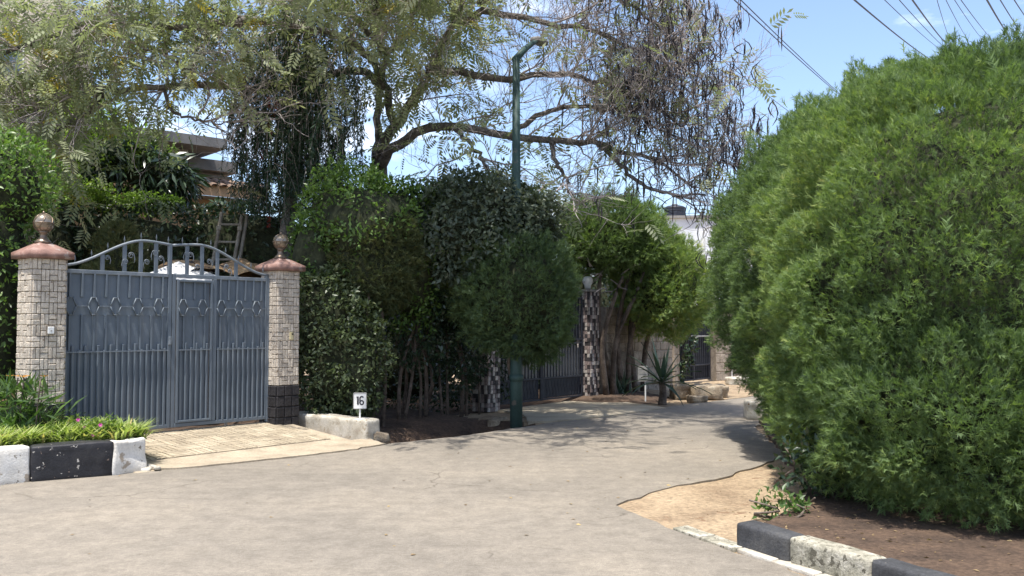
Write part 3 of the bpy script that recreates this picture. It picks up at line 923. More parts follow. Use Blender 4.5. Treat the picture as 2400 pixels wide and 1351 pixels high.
def field(par, a, b, x0, z_lo, z_hi, hexes, rods=True):
    """sheets, bars, hexagons and lower slats of one panel between a and b along the gate"""
    mid, w = (a + b) / 2 - x0, b - a
    for nm, lo, hi, y in (('sheet', ZM1 - .012, z_hi, .012), ('sheet', ZM0 - .006, ZM1, .005), ('sheet', ZR, ZM0 + .004, .012), ('sheet', z_lo, ZR + .002, .016)):
        bx(nm, par, (mid, y, (lo + hi) / 2), (w, .004, hi - lo), P1)
    n = max(2, round(w / .15))
    for i in range(n):
        s = a + w * (i + .5) / n
        for lo, hi in ((ZM1 + .005, z_hi), (ZR + .01, ZM0 - .004)):
            bx('bar', par, (s - x0, -.008 + rnd.uniform(-.002, .002), (lo + hi) / 2), (.026, .03, hi - lo), P1, .003)
    for s in hexes: hexagon(par, s, x0)
    hx = sorted(hexes)
    if hx:
        ends = [a] + [v for s in hx for v in (s - .072, s + .072)] + [b]
        for l, r_ in zip(ends[0::2], ends[1::2]):
            if r_ - l > .02: bx('link_rod', par, ((l + r_) / 2 - x0, -.036, (ZM0 + ZM1) / 2), (r_ - l, .014, .012), P2)
    bx('low_rod', par, (mid, -.046, ZR), (w, .012, .016), P2)
    m = max(4, round(w / .083))
    for i in range(m):
        s = a + w * (i + .5) / m
        hi = ZR + (.09 if i % 2 else .02) + rnd.uniform(-.01, .01)
        bx('slat', par, (s - x0, -.012, (z_lo + hi) / 2), (.036, .028, hi - z_lo), P1, .004, (0, 0, rnd.uniform(.28, .42)))


def scroll(par, cx, cz, r, flip, x0, name='scroll'):
    t = np.linspace(0, 1, 22)
    ang = t * 4.3 * math.pi / 2 * 1.5
    rr = r * (1 - .72 * t)
    pts = [(cx - x0 + flip * (k * math.cos(q) - r), -.012, cz + k * math.sin(q)) for q, k in zip(ang, rr)]
    tail = [(cx - x0 + flip * .0, -.012, cz - r * 2.2), (cx - x0 + flip * .01, -.012, cz - r)]
    tube_obj(name, tail + pts, .0065, P2, par, sides=5)


def leaf(a, b, label, uprights, spikes, scrolls):
    x0 = a
    p = G0 + D * a
    e = empty('gate_leaf', (*p, 0), RZ, label=label, cat='gate', group='leaves of the grey double gate')
    w = b - a
    bx('stile', e, (.025, 0, (ZB + ZT) / 2), (.05, .045, ZT - ZB), P1, .004)
    bx('stile', e, (w - .025, 0, (ZB + ZT + arch(b - .01)) / 2), (.05, .047, ZT - ZB + arch(b - .01)), P1, .004)
    bx('top_rail', e, (w / 2, 0, ZT - .025), (w - .104, .046, .05), P2, .004)
    bx('bottom_rail', e, (w / 2, -.002, ZB + .025), (w - .104, .05, .05), P1, .004)
    n = 26
    pts = [(w * i / n, -.004, ZT + arch(a + w * i / n)) for i in range(n + 1)]
    tube_obj('crest', pts, .02, P2, e, sides=6)
    for s in uprights:
        t = ZT + arch(s) - .012
        bx('upright', e, (s - x0, 0, (ZT + t) / 2), (.05, .03, t - ZT), P1, .003)
    for s in spikes:
        g = lathe([(.001, 0), (.006, 0), (.006, .035), (.014, .042), (.001, .1)], 6)
        obj('spike', g.mesh('spike'), P2, e, (s - x0, -.004, ZT + arch(s) + .012))
    for s, dz, r, fl in scrolls: scroll(e, s, ZT + dz, r, fl, x0)
    return e, x0


up_l = [sg(u) for u in (238, 290, 328, 364)]
lf, x0 = leaf(-.09, SC - .006, 'left leaf of the slate grey gate, plain without a small door', up_l, [sg(u) for u in (173, 212, 250, 289, 328, 364, 392)],
              [(.55, .17, .035, 1), (.72, .13, .04, -1), (.88, .22, .045, 1), (1.02, .14, .04, -1), (1.13, .27, .045, -1), (1.3, .2, .04, 1)])
field(lf, -.04, SC - .056, x0, ZB + .05, ZT - .05, [-.03 + .07, sg(216), sg(268), sg(320), sg(369)])
bx('latch', lf, (SC - .03 + .09, -.035, 1.45), (.035, .03, .11), P2, .004)

rt, x0 = leaf(SC + .006, 3.0, 'right leaf of the slate grey gate with the small walk-in door', [sg(u) for u in (437, 472, 508, 552)], [sg(u) for u in (425, 460, 492, 527, 557, 587, 615)],
              [(sg(429), .28, .04, -1), (sg(450), .28, .04, 1), (sg(455), .12, .035, -1), (sg(494), .2, .04, 1), (sg(524), .14, .035, -1), (sg(540), .08, .03, 1)])
w0, w1 = SC + .066, SC + .066 + .56
wk = empty('wicket_door', (0, 0, 0))
wk.parent = rt
f0, f1 = w0 - x0, w1 - x0
bx('door_frame', wk, (f0 + .02, -.02, (ZB + ZT) / 2 - .01), (.03, .04, ZT - ZB - .13), P1, .003)
bx('door_frame', wk, (f1 - .02, -.02, (ZB + ZT) / 2 - .01), (.03, .04, ZT - ZB - .13), P1, .003)
bx('door_frame', wk, ((f0 + f1) / 2, -.021, ZT - .09), (f1 - f0 - .072, .042, .03), P1, .003)
bx('door_frame', wk, ((f0 + f1) / 2, -.021, ZB + .075), (f1 - f0 - .072, .042, .03), P1, .003)
field(wk, w0 + .036, w1 - .036, x0, ZB + .09, ZT - .105, [sg(426), sg(472)])
bx('centre_stile', rt, (f1 + .035, -.004, (ZB + ZT) / 2), (.055, .05, ZT - ZB - .104), P1, .004)
field(rt, w1 + .063, 2.95, x0, ZB + .05, ZT - .05, [sg(516), sg(557), sg(598)])
bx('hinge_post', rt, (3.0 - x0 + .012, .0, (ZB + ZT) / 2 - .02), (.05, .06, ZT - ZB + .04), P1, .004)

# ================================================================== number sign
p = wall_end + wd * .33 + D * .08
sgn = empty('number_sign', (*p, .29), 0.12, label='small white house number sign reading 16 on a thin post', cat='sign')
bx('post', sgn, (0, .012, .06), (.024, .02, .16), M['white_plate'], .003)
pl = bx('plate', sgn, (0, 0, .255), (.2, .014, .245), M['white_plate'], .012)
for nm, c, s_ in (('border', (0, -.009, .116), (.18, .006, .008)), ('border', (0, -.009, -.116), (.18, .006, .008)), ('border', (-.094, -.009, 0), (.008, .006, .225)), ('border', (.094, -.009, 0), (.008, .006, .225))):
    bx(nm, pl, c, s_, M['grey_plate'])
one = Geo()
one.box((0, 0, 0), (.0125, .002, .06)); one.box((-.013, 0, .05), (.008, .002, .008))
obj('digit', one.mesh('digit'), M['black_ink'], pl, (-.03, -.0095, .005), label='painted figure 1')
t = np.linspace(0, 1, 40)
cv = []
for q in t:
    if q < .35:
        a = math.pi * (.15 + .85 * q / .35); cv.append((.026 * math.cos(a), 0, .034 + .026 * math.sin(a)))
    elif q < .5:
        cv.append((-.026, 0, .034 - .062 * (q - .35) / .15))
    else:
        a = math.pi + 2 * math.pi * (q - .5) / .5; cv.append((.026 * math.cos(a), 0, -.028 + .029 * math.sin(a)))
six = Geo()
c6 = np.array(cv)
T = unit(np.gradient(c6, axis=0)); Nn = np.stack((-T[:, 2], T[:, 1] * 0, T[:, 0]), 1) * .0098
v6 = np.concatenate((c6 + Nn, c6 - Nn))
six.add(v6, [(i, i + 1, 41 + i, 40 + i) for i in range(39)])
obj('digit', six.mesh('digit'), M['black_ink'], pl, (.026, -.0095, .002), label='painted figure 6')

# ================================================================== second gate, chequered pillars
A2, B2 = line_at(1140), line_at(1372)
A2 = A2 + np.array((0, 0)); d2 = (B2 - A2) / np.linalg.norm(B2 - A2); rz2 = math.atan2(d2[1], d2[0])
M['mosaic'] = [surf('mosaic stone ' + nm, c, tuple(x * .7 for x in c), tuple(x * 1.25 for x in c), 16, .6, .4, 60, .15, piece=.15)
               for nm, c in (('pale', (.42, .38, .35)), ('mauve', (.22, .175, .165)), ('dark', (.045, .04, .042)))]


def mosaic_pillar(c, w, h, label, seed):
    r = random.Random(seed)
    e = empty('mosaic_pillar', (*c, 0), rz2, label=label, cat='pillar', group='chequered mosaic pillars of the black gate')
    bx('pillar_core', e, (0, 0, h / 2), (w - .02, w - .02, h), M['mosaic'][2])
    rows, cols = 28, 5
    back = Geo()
    for ang, solo in ((0, True), (-math.pi / 2, True), (math.pi / 2, False), (math.pi, False)):
        Rm = Matrix.Rotation(ang, 3, 'Z')
        for j in range(rows):
            for i in range(cols):
                cw, rh = w / cols, h / rows
                x = -w / 2 + cw * (i + .5)
                q = Rm @ Vector((x, -w / 2 - r.choice((0, .006, .012)), rh * (j + .5)))
                if solo:
                    k = (i + j * 3 + j // 2) % 3 if r.random() < .75 else r.randrange(3)
                    obj('mosaic_stone', box_mesh(cw - .004, .03, rh - .004, .004, M['mosaic'][k]), M['mosaic'][k], e, q, (0, 0, ang))
                else: back.box(q, (cw / 2 - .002, .015, rh / 2 - .002), Rm)
    o = obj('rear_mosaic_cladding', back.mesh('rear_mosaic_cladding'), M['mosaic'][1], e); o['kind'] = 'stuff'
    bx('coping', e, (0, 0, h + .025), (w + .1, w + .1, .05), M['slab'], .006)
    return e


mosaic_pillar(A2 + d2 * .0, .36, 2.4, 'chequered mosaic gate pillar left, half hidden behind the round cypress', 1)
mosaic_pillar(B2 + d2 * .1, .34, 2.42, 'chequered mosaic gate pillar right, carrying a white globe lamp', 2)
lp = empty('pillar_lamp', (*(B2 + d2 * .1), 2.47), rz2, label='white mushroom shaped globe lamp on the chequered pillar', cat='lamp')
obj('lamp_base', lathe([(.001, 0), (.06, 0), (.05, .03), (.001, .03)], 14).mesh('lamp_base', True), M['slab'], lp)
obj('lamp_shade', lathe([(.001, .03), (.065, .03), (.075, .1), (.11, .17), (.12, .22), (.105, .27), (.06, .3), (.001, .31)], 20).mesh('lamp_shade', True), M['white_plate'], lp)

gs, ge = .26, float(np.linalg.norm(B2 - A2)) - .14
gm = (gs + ge) / 2
for (a, b, lb) in ((gs, gm - .006, 'left leaf of the black iron gate, behind the green pole'), (gm + .006, ge, 'right leaf of the black iron gate, beside the chequered lamp pillar')):
    e = empty('iron_gate_leaf', (*(A2 + d2 * a), 0), rz2, label=lb, cat='gate', group='leaves of the black iron gate')
    w = b - a
    zb, zt = .09, 2.3
    for x in (.02, w - .02): bx('stile', e, (x, 0, (zb + zt) / 2), (.04, .04, zt - zb), M['iron'], .003)
    for z in (zb + .02, .55, 1.28, 1.36, zt - .02): bx('rail', e, (w / 2, 0, z), (w - .084, .034, .035), M['iron'], .003)
    bx('sheet', e, (w / 2, .03, 1.83), (w - .09, .006, .92), M['iron'])
    n = 13
    for i in range(n):
        x = .06 + (w - .12) * (i + .5) / n
        bx('bar', e, (x, -.002, .915), (.022, .022, .69), M['iron'])
        bx('bar', e, (x, 0.0, 1.82), (.02, .024, .88), M['iron'])
        hgt = .62 + .1 * ((i * 5) % 3) / 2
        bx('backing_strip', e, (x, .028, .56 + hgt / 2), ((w - .12) / n - .012, .006, hgt), M['grey_plate'])
    for i in range(n - 1):
        x = .06 + (w - .12) * (i + 1) / n
        t = np.linspace(0, 1, 12)
        tube_obj('scroll', [(x + .03 * math.sin(2 * math.pi * q), -.004, .13 + .4 * q) for q in t], .008, M['iron'], e, sides=4)
    bx('sheet', e, (w / 2, .03, .33), (w - .09, .006, .4), M['iron'])
# culvert head wall at the ditch
for i, (u, v) in enumerate(((1172, 985), (1228, 985))):
    q = gp(u, v)
    rough_block('culvert_stone', (.5, .22, .55), M['rubble'], 70 + i, .015, 5, .02, loc=(q[0] - .05, q[1] + .2, -.27), rot=(0, 0, rz2 + .4), label=['dark culvert stone at the ditch left of the green pole', 'dark culvert stone at the ditch right of the green pole'][i], cat='culvert stone')

# ================================================================== street lamps
PX, PY = .07, 15.15
e = empty('street_lamp', (PX, PY, -.1), 0, label='tall dark green street lamp pole rising through the round cypress', cat='street lamp')
tube_obj('pole', [(0, 0, -.3), (0, 0, 1.2), (0, 0, 1.25), (0.0, 0, 3.5), (0.0, 0, 6.22)], [.104, .102, .096, .076, .06], M['pole_paint'], e, sides=16)
obj('collar', lathe([(.001, 0), (.118, 0), (.118, .1), (.001, .12)], 16).mesh('collar', True), M['pole_paint'], e, (0, 0, .85))
tube_obj('arm', [(-.02, 0, 6.19), (.13, .2, 6.42), (.28, .6, 6.66), (.36, .95, 6.8)], [.062, .055, .045, .04], M['pole_paint'], e, sides=12)
obj('lamp_head', box_mesh(.5, .2, .11, .045, M['slab'], 3), M['slab'], e, (.42, 1.13, 6.86), (0, -.12, 1.2))

f = at(1648, 600, 42)
e = empty('street_lamp', (f[0], 42, 0), 0, label='slim grey curved street lamp in front of the far white building', cat='street lamp')
tube_obj('pole', [(0, 0, 0), (0, 0, 5.7)], .11, M['galv'], e, sides=10)
tube_obj('arm', [(0, 0, 5.65), (.03, 0, 5.95), (.18, 0, 6.15), (.42, 0, 6.2)], .045, M['galv'], e, sides=8, n=12)
obj('lamp_head', box_mesh(.5, .2, .12, .05, M['galv'], 2), M['galv'], e, (.62, 0, 6.17), (0, .12, 0))

# ================================================================== far side: block wall, third gate, stones
def block_wall(name, a, b, h, bw, bh, label, cat, thick=.2):
    a, b = np.array(a), np.array(b)
    d = (b - a) / np.linalg.norm(b - a)
    e = empty(name, (*a, 0), math.atan2(d[1], d[0]), label=label, cat=cat)
    w = float(np.linalg.norm(b - a))
    bx('mortar_core', e, (w / 2, 0, h / 2), (w - .01, thick - .03, h - .01), M['mortar'])
    rows = round(h / bh)
    for j in range(rows):
        x = 0 if j % 2 else -bw / 2
        while x < w - .02:
            l, r_ = max(x, 0), min(x + bw, w)
            if r_ - l > .05:
                obj('block', box_mesh(r_ - l - .014, thick + rnd.choice((0, .01)), bh - .014, .012, M['block']), M['block'], e, ((l + r_) / 2, rnd.uniform(-.006, .006), bh * (j + .5)))
            x += bw
    return e


wa, wb = line_at(1412), line_at(1568)
block_wall('block_wall', wa, wb, 2.1, .42, .21, 'rough concrete block wall in the shade behind the agave', 'wall')
g3a, g3b = np.array((4.66, 26.2)), np.array((6.0, 27.9))
block_wall('block_pillar', g3a - np.array((.25, .32)), g3a - np.array((.04, .05)), 2.2, .42, .28, 'pale concrete block pillar left of the far dark gate', 'pillar', .34)
block_wall('block_pillar', g3b + np.array((.06, .05)), g3b + np.array((.6, .25)), 2.4, .3, .27, 'stained concrete block pillar right of the far dark gate', 'pillar', .5)
block_wall('block_wall', g3b + np.array((.62, .3)), g3b + np.array((3.6, 1.2)), 2.3, .45, .23, 'pale block wall running behind the big hedge from the far pillar', 'wall')
d3 = (g3b - g3a) / np.linalg.norm(g3b - g3a)
e = empty('far_gate', (*g3a, 0), math.atan2(d3[1], d3[0]), label='dark iron gate with scalloped bars beyond the agave', cat='gate')
w = float(np.linalg.norm(g3b - g3a))
for x in (.03, w / 2, w - .03): bx('stile', e, (x, 0, 1.15), (.06, .05, 2.2), M['iron'], .004)
for z in (.08, .5, 1.35, 2.22): bx('rail', e, (w / 2, -.003, z), (w, .05, .045), M['galv'] if z == 1.35 else M['iron'], .004)
for i in range(16):
    x = .06 + (w - .12) * (i + .5) / 16
    if abs(x - w / 2) > .05:
        bx('bar', e, (x, 0, 1.15), (.025, .025, 2.1), M['iron'])
bx('sheet', e, (w / 2, .03, 1.15), (w - .02, .006, 2.1), M['iron'])

for i, (u0, u1, v0, v1, dep, mt, lb) in enumerate([
        (1622, 1690, 902, 938, .7, 'rubble', 'large squared rubble stone at the corner of the far entrance'),
        (1684, 1706, 902, 935, .5, 'rubble', 'small rounded stone at the tip of the rubble kerb'),
        (1618, 1656, 928, 944, .35, 'rubble', 'loose broken stone lying at the road edge'),
        (1578, 1620, 900, 936, .5, 'rubble', 'dark stone beside the foot of the agave'),
        (1708, 1762, 884, 904, .45, 'whitewash_dirty', 'low pale stone block below the far block wall'),
        (1757, 1822, 938, 985, .5, 'whitewash_dirty', 'pale stained stone half hidden under the big hedge edge')]):
    b_ = gp((u0 + u1) / 2, v1)
    k = b_[1] / FOCAL
    rough_block('edge_stone', ((u1 - u0) * k, dep, (v1 - v0) * k * .95), M[mt], 80 + i, .03 if i < 4 else .015, 5, .035, loc=(b_[0], b_[1] + dep / 2, (v1 - v0) * k * .45), rot=(0, 0, [.15, .1, .2, .1, .05, -.1][i]),
                label=lb, cat='stone', group='stones edging the far road')

for (u, v, yy, mt, lb) in ((1513, 942, None, 'grey_plate', 'small grey plate sign on a white stake before the block wall'), (1716, 893, None, 'cap', 'small brown plate sign on a stake by the far pillar')):
    b_ = gp(u, v)
    e = empty('plate_sign', (b_[0], b_[1], 0), .1, label=lb, cat='sign')
    tall = .44 if mt == 'grey_plate' else .34
    bx('stake', e, (0, .01, tall / 2), (.03, .02, tall), M['white_plate'], .003)
    q = bx('plate', e, (-.06 if mt == 'grey_plate' else 0, -.01, tall + .17), (.22, .014, .34), M[mt], .004)
    for i in range(3): bx('line', q, (0, -.009, .1 - .1 * i), (.16, .004, .012), M['galv'])
    for x in (-.1, .1): bx('border', q, (x, -.009, 0), (.01, .004, .32), M['galv'])

# ================================================================== buildings
hd = np.array((.75, .66)); hd /= np.linalg.norm(hd)
hp = np.array((-8.02, 22.0))
e = empty('house', (*hp, 0), math.atan2(hd[1], hd[0]), label='peach house with brown tiled eave and grey upper storey behind the trees', cat='house')
EH = 5.1
bx('wall', e, (-1.2, 2.6, (EH - .25) / 2), (6.2, 4.4, EH - .25), M['peach'])
bx('fascia', e, (-1.2, -.13, EH - .12), (6.8, .05, .26), M['peach'], label='cream fascia board')
bx('soffit', e, (-1.2, .15, EH - .27), (6.75, .5, .03), M['wood'])
for j in range(2):
    for i in range(30):
        x = -4.5 + .23 * i
        g = None
        if 'rt' not in _boxes:
            g = Geo(); a = np.linspace(0, math.pi, 7)
            top = [(.105 * math.cos(q), y, .06 * math.sin(q)) for y in (-.16, .16) for q in a]
            g.add(top, [(i_, i_ + 1, i_ + 8, i_ + 7) for i_ in range(6)]); _boxes['rt'] = g.mesh('roof_tile', True)
        obj('roof_tile', _boxes['rt'], M['roof_tile'], e, (x, -.1 + .27 * j, EH + .03 + .12 * j), (math.radians(20), 0, 0))
bx('roof_deck', e, (-1.15, .15, EH + .06), (6.8, .62, .03), M['roof_tile'], 0, (math.radians(22), 0, 0))
uw = bx('upper_wall', e, (-2.2, 2.2, EH + .43), (5.2, 3.4, 1.0), M['grey_wall'], label='grey upper storey wall')
bx('roof_slab', e, (-2.0, 2.0, EH + 1.06), (6.2, 4.4, .24), M['slab'], label='grey flat roof slab')
for xw in (0.0 - .25, -2.6):
    wn_ = bx('window', e, (xw, .48, EH + .58), (.8, .06, .5), M['white_plate'])
    for k in (-1, 1): bx('pane', wn_, (k * .19, -.025, 0), (.33, .03, .42), M['glass'])
bx('balcony_beam', e, (1.2, 1.3, EH + .68), (1.3, 1.0, .28), M['slab'])
for k in range(3): bx('balcony_slat', e, (1.25, 1.25, EH + .16 + .13 * k), (1.1, .5, .09), M['slab'], .02)

bw = at(60, 60, 38)
e = empty('apartment_building', (-23.2, 38, 0), .2, label='beige building glimpsed through leaves in the top left corner', cat='building')
bx('wall', e, (0, 3, 8), (7.5, 6, 16), M['far_beige'])
for k in range(3):
    for i in range(3):
        q = bx('window', e, (-2 + 2.0 * i, -.02, 6.5 + 3.2 * k), (1.1, .08, 1.3), M['white_plate'])
        bx('pane', q, (0, -.03, 0), (.95, .05, 1.15), M['glass'])

fb = at(1560, 520, 60)
e = empty('white_building', (fb[0] - 1.5, 60, 0), -.12, label='white flat roofed building far down the road', cat='building')
bx('wall', e, (6, 4, 4.35), (12, 8, 8.7), M['far_white'])
bx('parapet', e, (6, 3.9, 8.78), (12.2, 8.2, .16), M['slab'])
bx('band', e, (6, -.02, 6.5), (12.02, .1, .12), M['far_white'])
for i in range(4):
    q = bx('window', e, (4.5 + 2.2 * i, -.03, 4.6), (1.2, .08, 1.3), M['slab'])
    bx('pane', q, (0, -.03, 0), (1.05, .05, 1.15), M['glass'])
e2 = empty('water_tank', (fb[0] + .75, 60.8, 8.86), 0, label='dark ribbed water tank on the far white roof', cat='water tank')
pr = [(.001, 0), (.7, 0)]
for k in range(4): pr += [(.7, .05 + .17 * k), (.73, .1 + .17 * k), (.7, .17 + .17 * k)]
pr += [(.55, .76), (.2, .84), (.001, .84)]
obj('tank', lathe(pr, 20).mesh('tank', True), M['iron'], e2)
obj('lid', lathe([(.001, .83), (.22, .83), (.2, .9), (.001, .91)], 14).mesh('lid', True), M['slab'], e2)

# shed with crumpled sheets and white canvas behind the gate, ladder
sp = at(520, 640, 16.2)
g = Geo()
nx, ny = 22, 14
xx, yy = np.meshgrid(np.linspace(-1.1, 1.0, nx), np.linspace(-.8, .8, ny))
pp = np.stack((xx, yy, 0 * xx), -1).reshape(-1, 3)
hh = 2.84 - .16 * (xx.ravel() - .0) ** 2 - .25 * np.abs(yy.ravel()) - .1 * np.maximum(0, xx.ravel()) * 1.6 + .05 * noise3(pp, 5, 3) + .03 * noise3(pp, 13, 4)
pp[:, 2] = hh
ii = np.arange(nx * ny).reshape(ny, nx)
g.add(pp, np.stack((ii[:-1, :-1], ii[:-1, 1:], ii[1:, 1:], ii[1:, :-1]), -1).reshape(-1, 4))
e = empty('shed', (sp[0], 16.2, 0), .5, label='low shed with crumpled rusty brown roof sheeting behind the gate', cat='shed')
obj('roof_sheeting', g.mesh('roof_sheeting', True), M['rust_sheet'], e)
bx('wall', e, (0, 0, 1.2), (1.7, 1.2, 2.4), M['wood'])
cp = at(418, 640, 15.4)
e = empty('canvas_canopy', (cp[0], 15.4, 0), .5, label='white pointed canvas canopy seen through the gate crest', cat='canopy')
g = Geo()
g.add([(-.75, -.6, 2.4), (.75, -.6, 2.4), (.75, .6, 2.4), (-.75, .6, 2.4), (0, 0, 2.74)], [(0, 1, 4), (1, 2, 4), (2, 3, 4), (3, 0, 4)])
obj('canvas', g.mesh('canvas'), M['canvas'], e)
for x in (-.7, .7):
    for y in (-.55, .55): bx('post', e, (x, y, 1.2), (.04, .04, 2.4), M['galv'])

lb0, lt0 = at(440, 660, 16.9), at(506, 496, 17.15)
e = empty('ladder', (lb0[0], 16.9, 0), .18, label='weathered wooden ladder leaning on the hedge behind the gate', cat='ladder')
topz = lt0[2]
lean = np.array((.55, .3, topz)); ln = np.linalg.norm(lean)
for nm, off, sc_ in (('rail', 0, 1), ('rail', .38, .99), ('rail', .47, .995)):
    b_ = Geo(); b_.tubes(np.array([(off, .03 if off > .4 else 0, 0), (off + lean[0] * sc_, lean[1] * sc_ + (.03 if off > .4 else 0), topz * sc_)]), np.array((.04, .036)), 4)
    obj(nm, b_.mesh(nm), M['wood'], e)
for k in range(11):
    t = .06 + .088 * k
    c = lean * t
    bx('rung', e, (c[0] + .19, c[1], c[2]), (.36, .03, .04), M['wood'], .006)
for off in (0, .38):
    c = lean * .92; bx('bracket', e, (c[0] + off, c[1] - .03, c[2]), (.09, .06, .1), M['wood'], .02)
tank_p = at(712, 560, 17)

# ================================================================== overhead wires
WG = 'overhead wires in the sky'
wires = [((1700, -22), (1955, 208), 11, 34, .011, 'left wire of the close pair crossing the open sky'), ((1716, -22), (1966, 214), 11, 34, .010, 'right wire of the close pair crossing the open sky'),
         ((1555, 28), (1862, 268), 13, 38, .010, 'lowest sky wire, emerging from the bare twigs with a vine on it'), ((1980, -22), (2155, 118), 10, 30, .014, 'thick wire left of the fan above the hedge top'),
         ((2050, -25), (2185, 98), 12, 34, .008, 'thin wire, second of the fan above the hedge'), ((2085, -28), (2205, 100), 12, 34, .009, 'wire, third of the fan above the hedge'),
         ((2122, -26), (2212, 92), 10, 30, .014, 'thick wire, fourth of the fan above the hedge'), ((2188, -30), (2222, 80), 12, 34, .007, 'thin steep wire in the middle of the fan'),
         ((2205, -26), (2262, 80), 12, 34, .007, 'thin wire right of the steepest one'), ((2222, -26), (2295, 80), 12, 34, .007, 'thin wire left of the faint wide gap'),
         ((2238, -22), (2320, 84), 12, 34, .008, 'thin wire before the gap in the fan'), ((2300, -26), (2366, 82), 10, 30, .015, 'thickest wire near the top right corner'),
         ((2330, -26), (2402, 85), 11, 32, .010, 'wire right of the thickest one in the corner'), ((2362, -26), (2430, 72), 11, 32, .010, 'rightmost wire in the top right corner')]
for (p0, p1, y0, y1, r_, lb) in wires:
    d = np.array(p1, float) - np.array(p0, float)
    a, b_ = at(p0[0] - d[0] * .25, p0[1] - d[1] * .25, y0 * 1.9), at(p1[0] + d[0] * .18, p1[1] + d[1] * .18, y1 * 1.9)
    s = np.linspace(0, 1, 16)
    pts = a[None] * (1 - s)[:, None] + b_[None] * s[:, None]
    pts[:, 2] -= .12 * 4 * s * (1 - s)
    tube_obj('overhead_wire', pts, r_ * 1.7, M['wire'], sides=5, label=lb, cat='wire', group=WG)
for v0, v1, lb in ((368, 372, 'upper of the level far wires left of the hedge'), (382, 388, 'second of the level far wires left of the hedge'), (432, 434, 'third level far wire above the white building'), (500, 490, 'low far wire just above the white building roof')):
    a, b_ = at(1480, v0, 46), at(1860, v1, 46)
    tube_obj('overhead_wire', [a, (a + b_) / 2 - np.array((0, 0, .1)), b_], .011, M['wire'], sides=4, n=10, label=lb, cat='wire', group=WG)

# ================================================================== vegetation
def plant(name, loc, label, cat, group=None):
    return empty(name, loc, 0, label=label, cat=cat, group=group)


def local(lobes, o):
    return [(q[0] - o[0], q[1] - o[1], q[2] - o[2]) + tuple(q[3:]) for q in lobes]


def clump(name, label, cat, lobes, n, shape, size, mat, seed, stem_spec=None, core_f=.78, group=None, part='crown', **k):
    """hedge, shrub or crown: an Empty at the foot with crown, interior and stems (world coordinates kept in the meshes)"""
    e = plant(name, (0, 0, 0), label, cat, group)
    foliage(part, e, lobes, n, shape, size, mat, seed=seed, **k)
    if core_f: core('shade_hull', e, lobes, core_f, seed)
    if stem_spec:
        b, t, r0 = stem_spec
        stems(e, b, t, r0, M['stem'], seed)
    return e


# --- the big clipped cypress on the right
big = [(4.95, 9.15, 2.0, 2.28, 2.1, 2.3, 2.5), (5.5, 13.2, 2.35, 2.5, 2.6, 2.2, 2.5), (4.95, 11.2, 2.25, 2.1, 2.2, 2.4, 2.5), (6.9, 8.3, 1.95, 2.4, 1.9, 2.25, 2.5), (4.65, 8.6, .82, 1.9, 1.75, .88, 3.0), (5.6, 8.0, .85, 1.95, 1.6, .85, 2.6)]
far_side = lambda p: np.where(p[:, 0] > .60 * p[:, 1], .14, np.where(p[:, 1] > 11.5, .6, 1.0))   # the side turned away from the road is thinner
rb = np.random.default_rng(5)
bb = [(4.0 + rb.uniform(0, 3.2), 9.0 + rb.uniform(-.5, 3.8), 0) for _ in range(14)]
e = clump('cypress_hedge', 'huge dome of clipped bright green cypress filling the right side', 'hedge', big, 185000, 'spray', .088, L['cypress'], 11,
          (bb, [(b[0] + rb.uniform(-.5, .5), b[1] + rb.uniform(-.4, .4), 1.6) for b in bb], .06), core_f=None, depth=.24, amp=.17, freq=2.6, zmin=.1, back=.1, thin=far_side)
core('shade_hull', e, [(4.95 + .15, 9.3, 2.3, 2.28, 2.1, 2.05, 2.5), big[1], big[2], big[3], (4.9, 8.8, .95, 1.8, 1.65, .9, 3.0), big[5]], .78, 11, zcut=.3)
foliage('new_shoots', e, [(q[0], q[1], q[2] + .06, q[3] + .05, q[4] + .05, q[5] + .04, 2.5) for q in big], 1500, 'spray', .15, L['cypress'], depth=.1, amp=.17, freq=2.6, seed=11, zmin=1.6, upward=1.0, outward=.5, tint_bias=.12)

# leafy undergrowth at the foot of the big hedge
def at_foot(name, label, c, r, n, size, mat, seed, shape='leaf', cf=None, cat='shrub', **k):
    return clump(name, label, cat, [(*c, *r, 2.2)], n, shape, size, mat, seed, ([(c[0] + dx, c[1] + dy, 0) for dx, dy in ((-.1, 0), (.1, .05), (0, -.08))], [(c[0] + dx, c[1] + dy, c[2] + r[2] * .4) for dx, dy in ((-.3, 0), (.3, .1), (.05, -.2))], .014), core_f=cf, **k)


p = gp(1925, 1190)
at_foot('low_shrub', 'dark leafy shrub at the left foot of the big cypress', (p[0] + .05, p[1] + .25, .38), (.34, .3, .33), 650, .075, L['glossy'], 21, depth=.4, amp=.1)
p = gp(1850, 1222)
at_foot('low_weed', 'small green weed tuft beside the end of the dark kerb', (p[0], p[1] + .15, .1), (.25, .18, .12), 260, .06, L['bright'], 22, depth=.15, amp=.05)
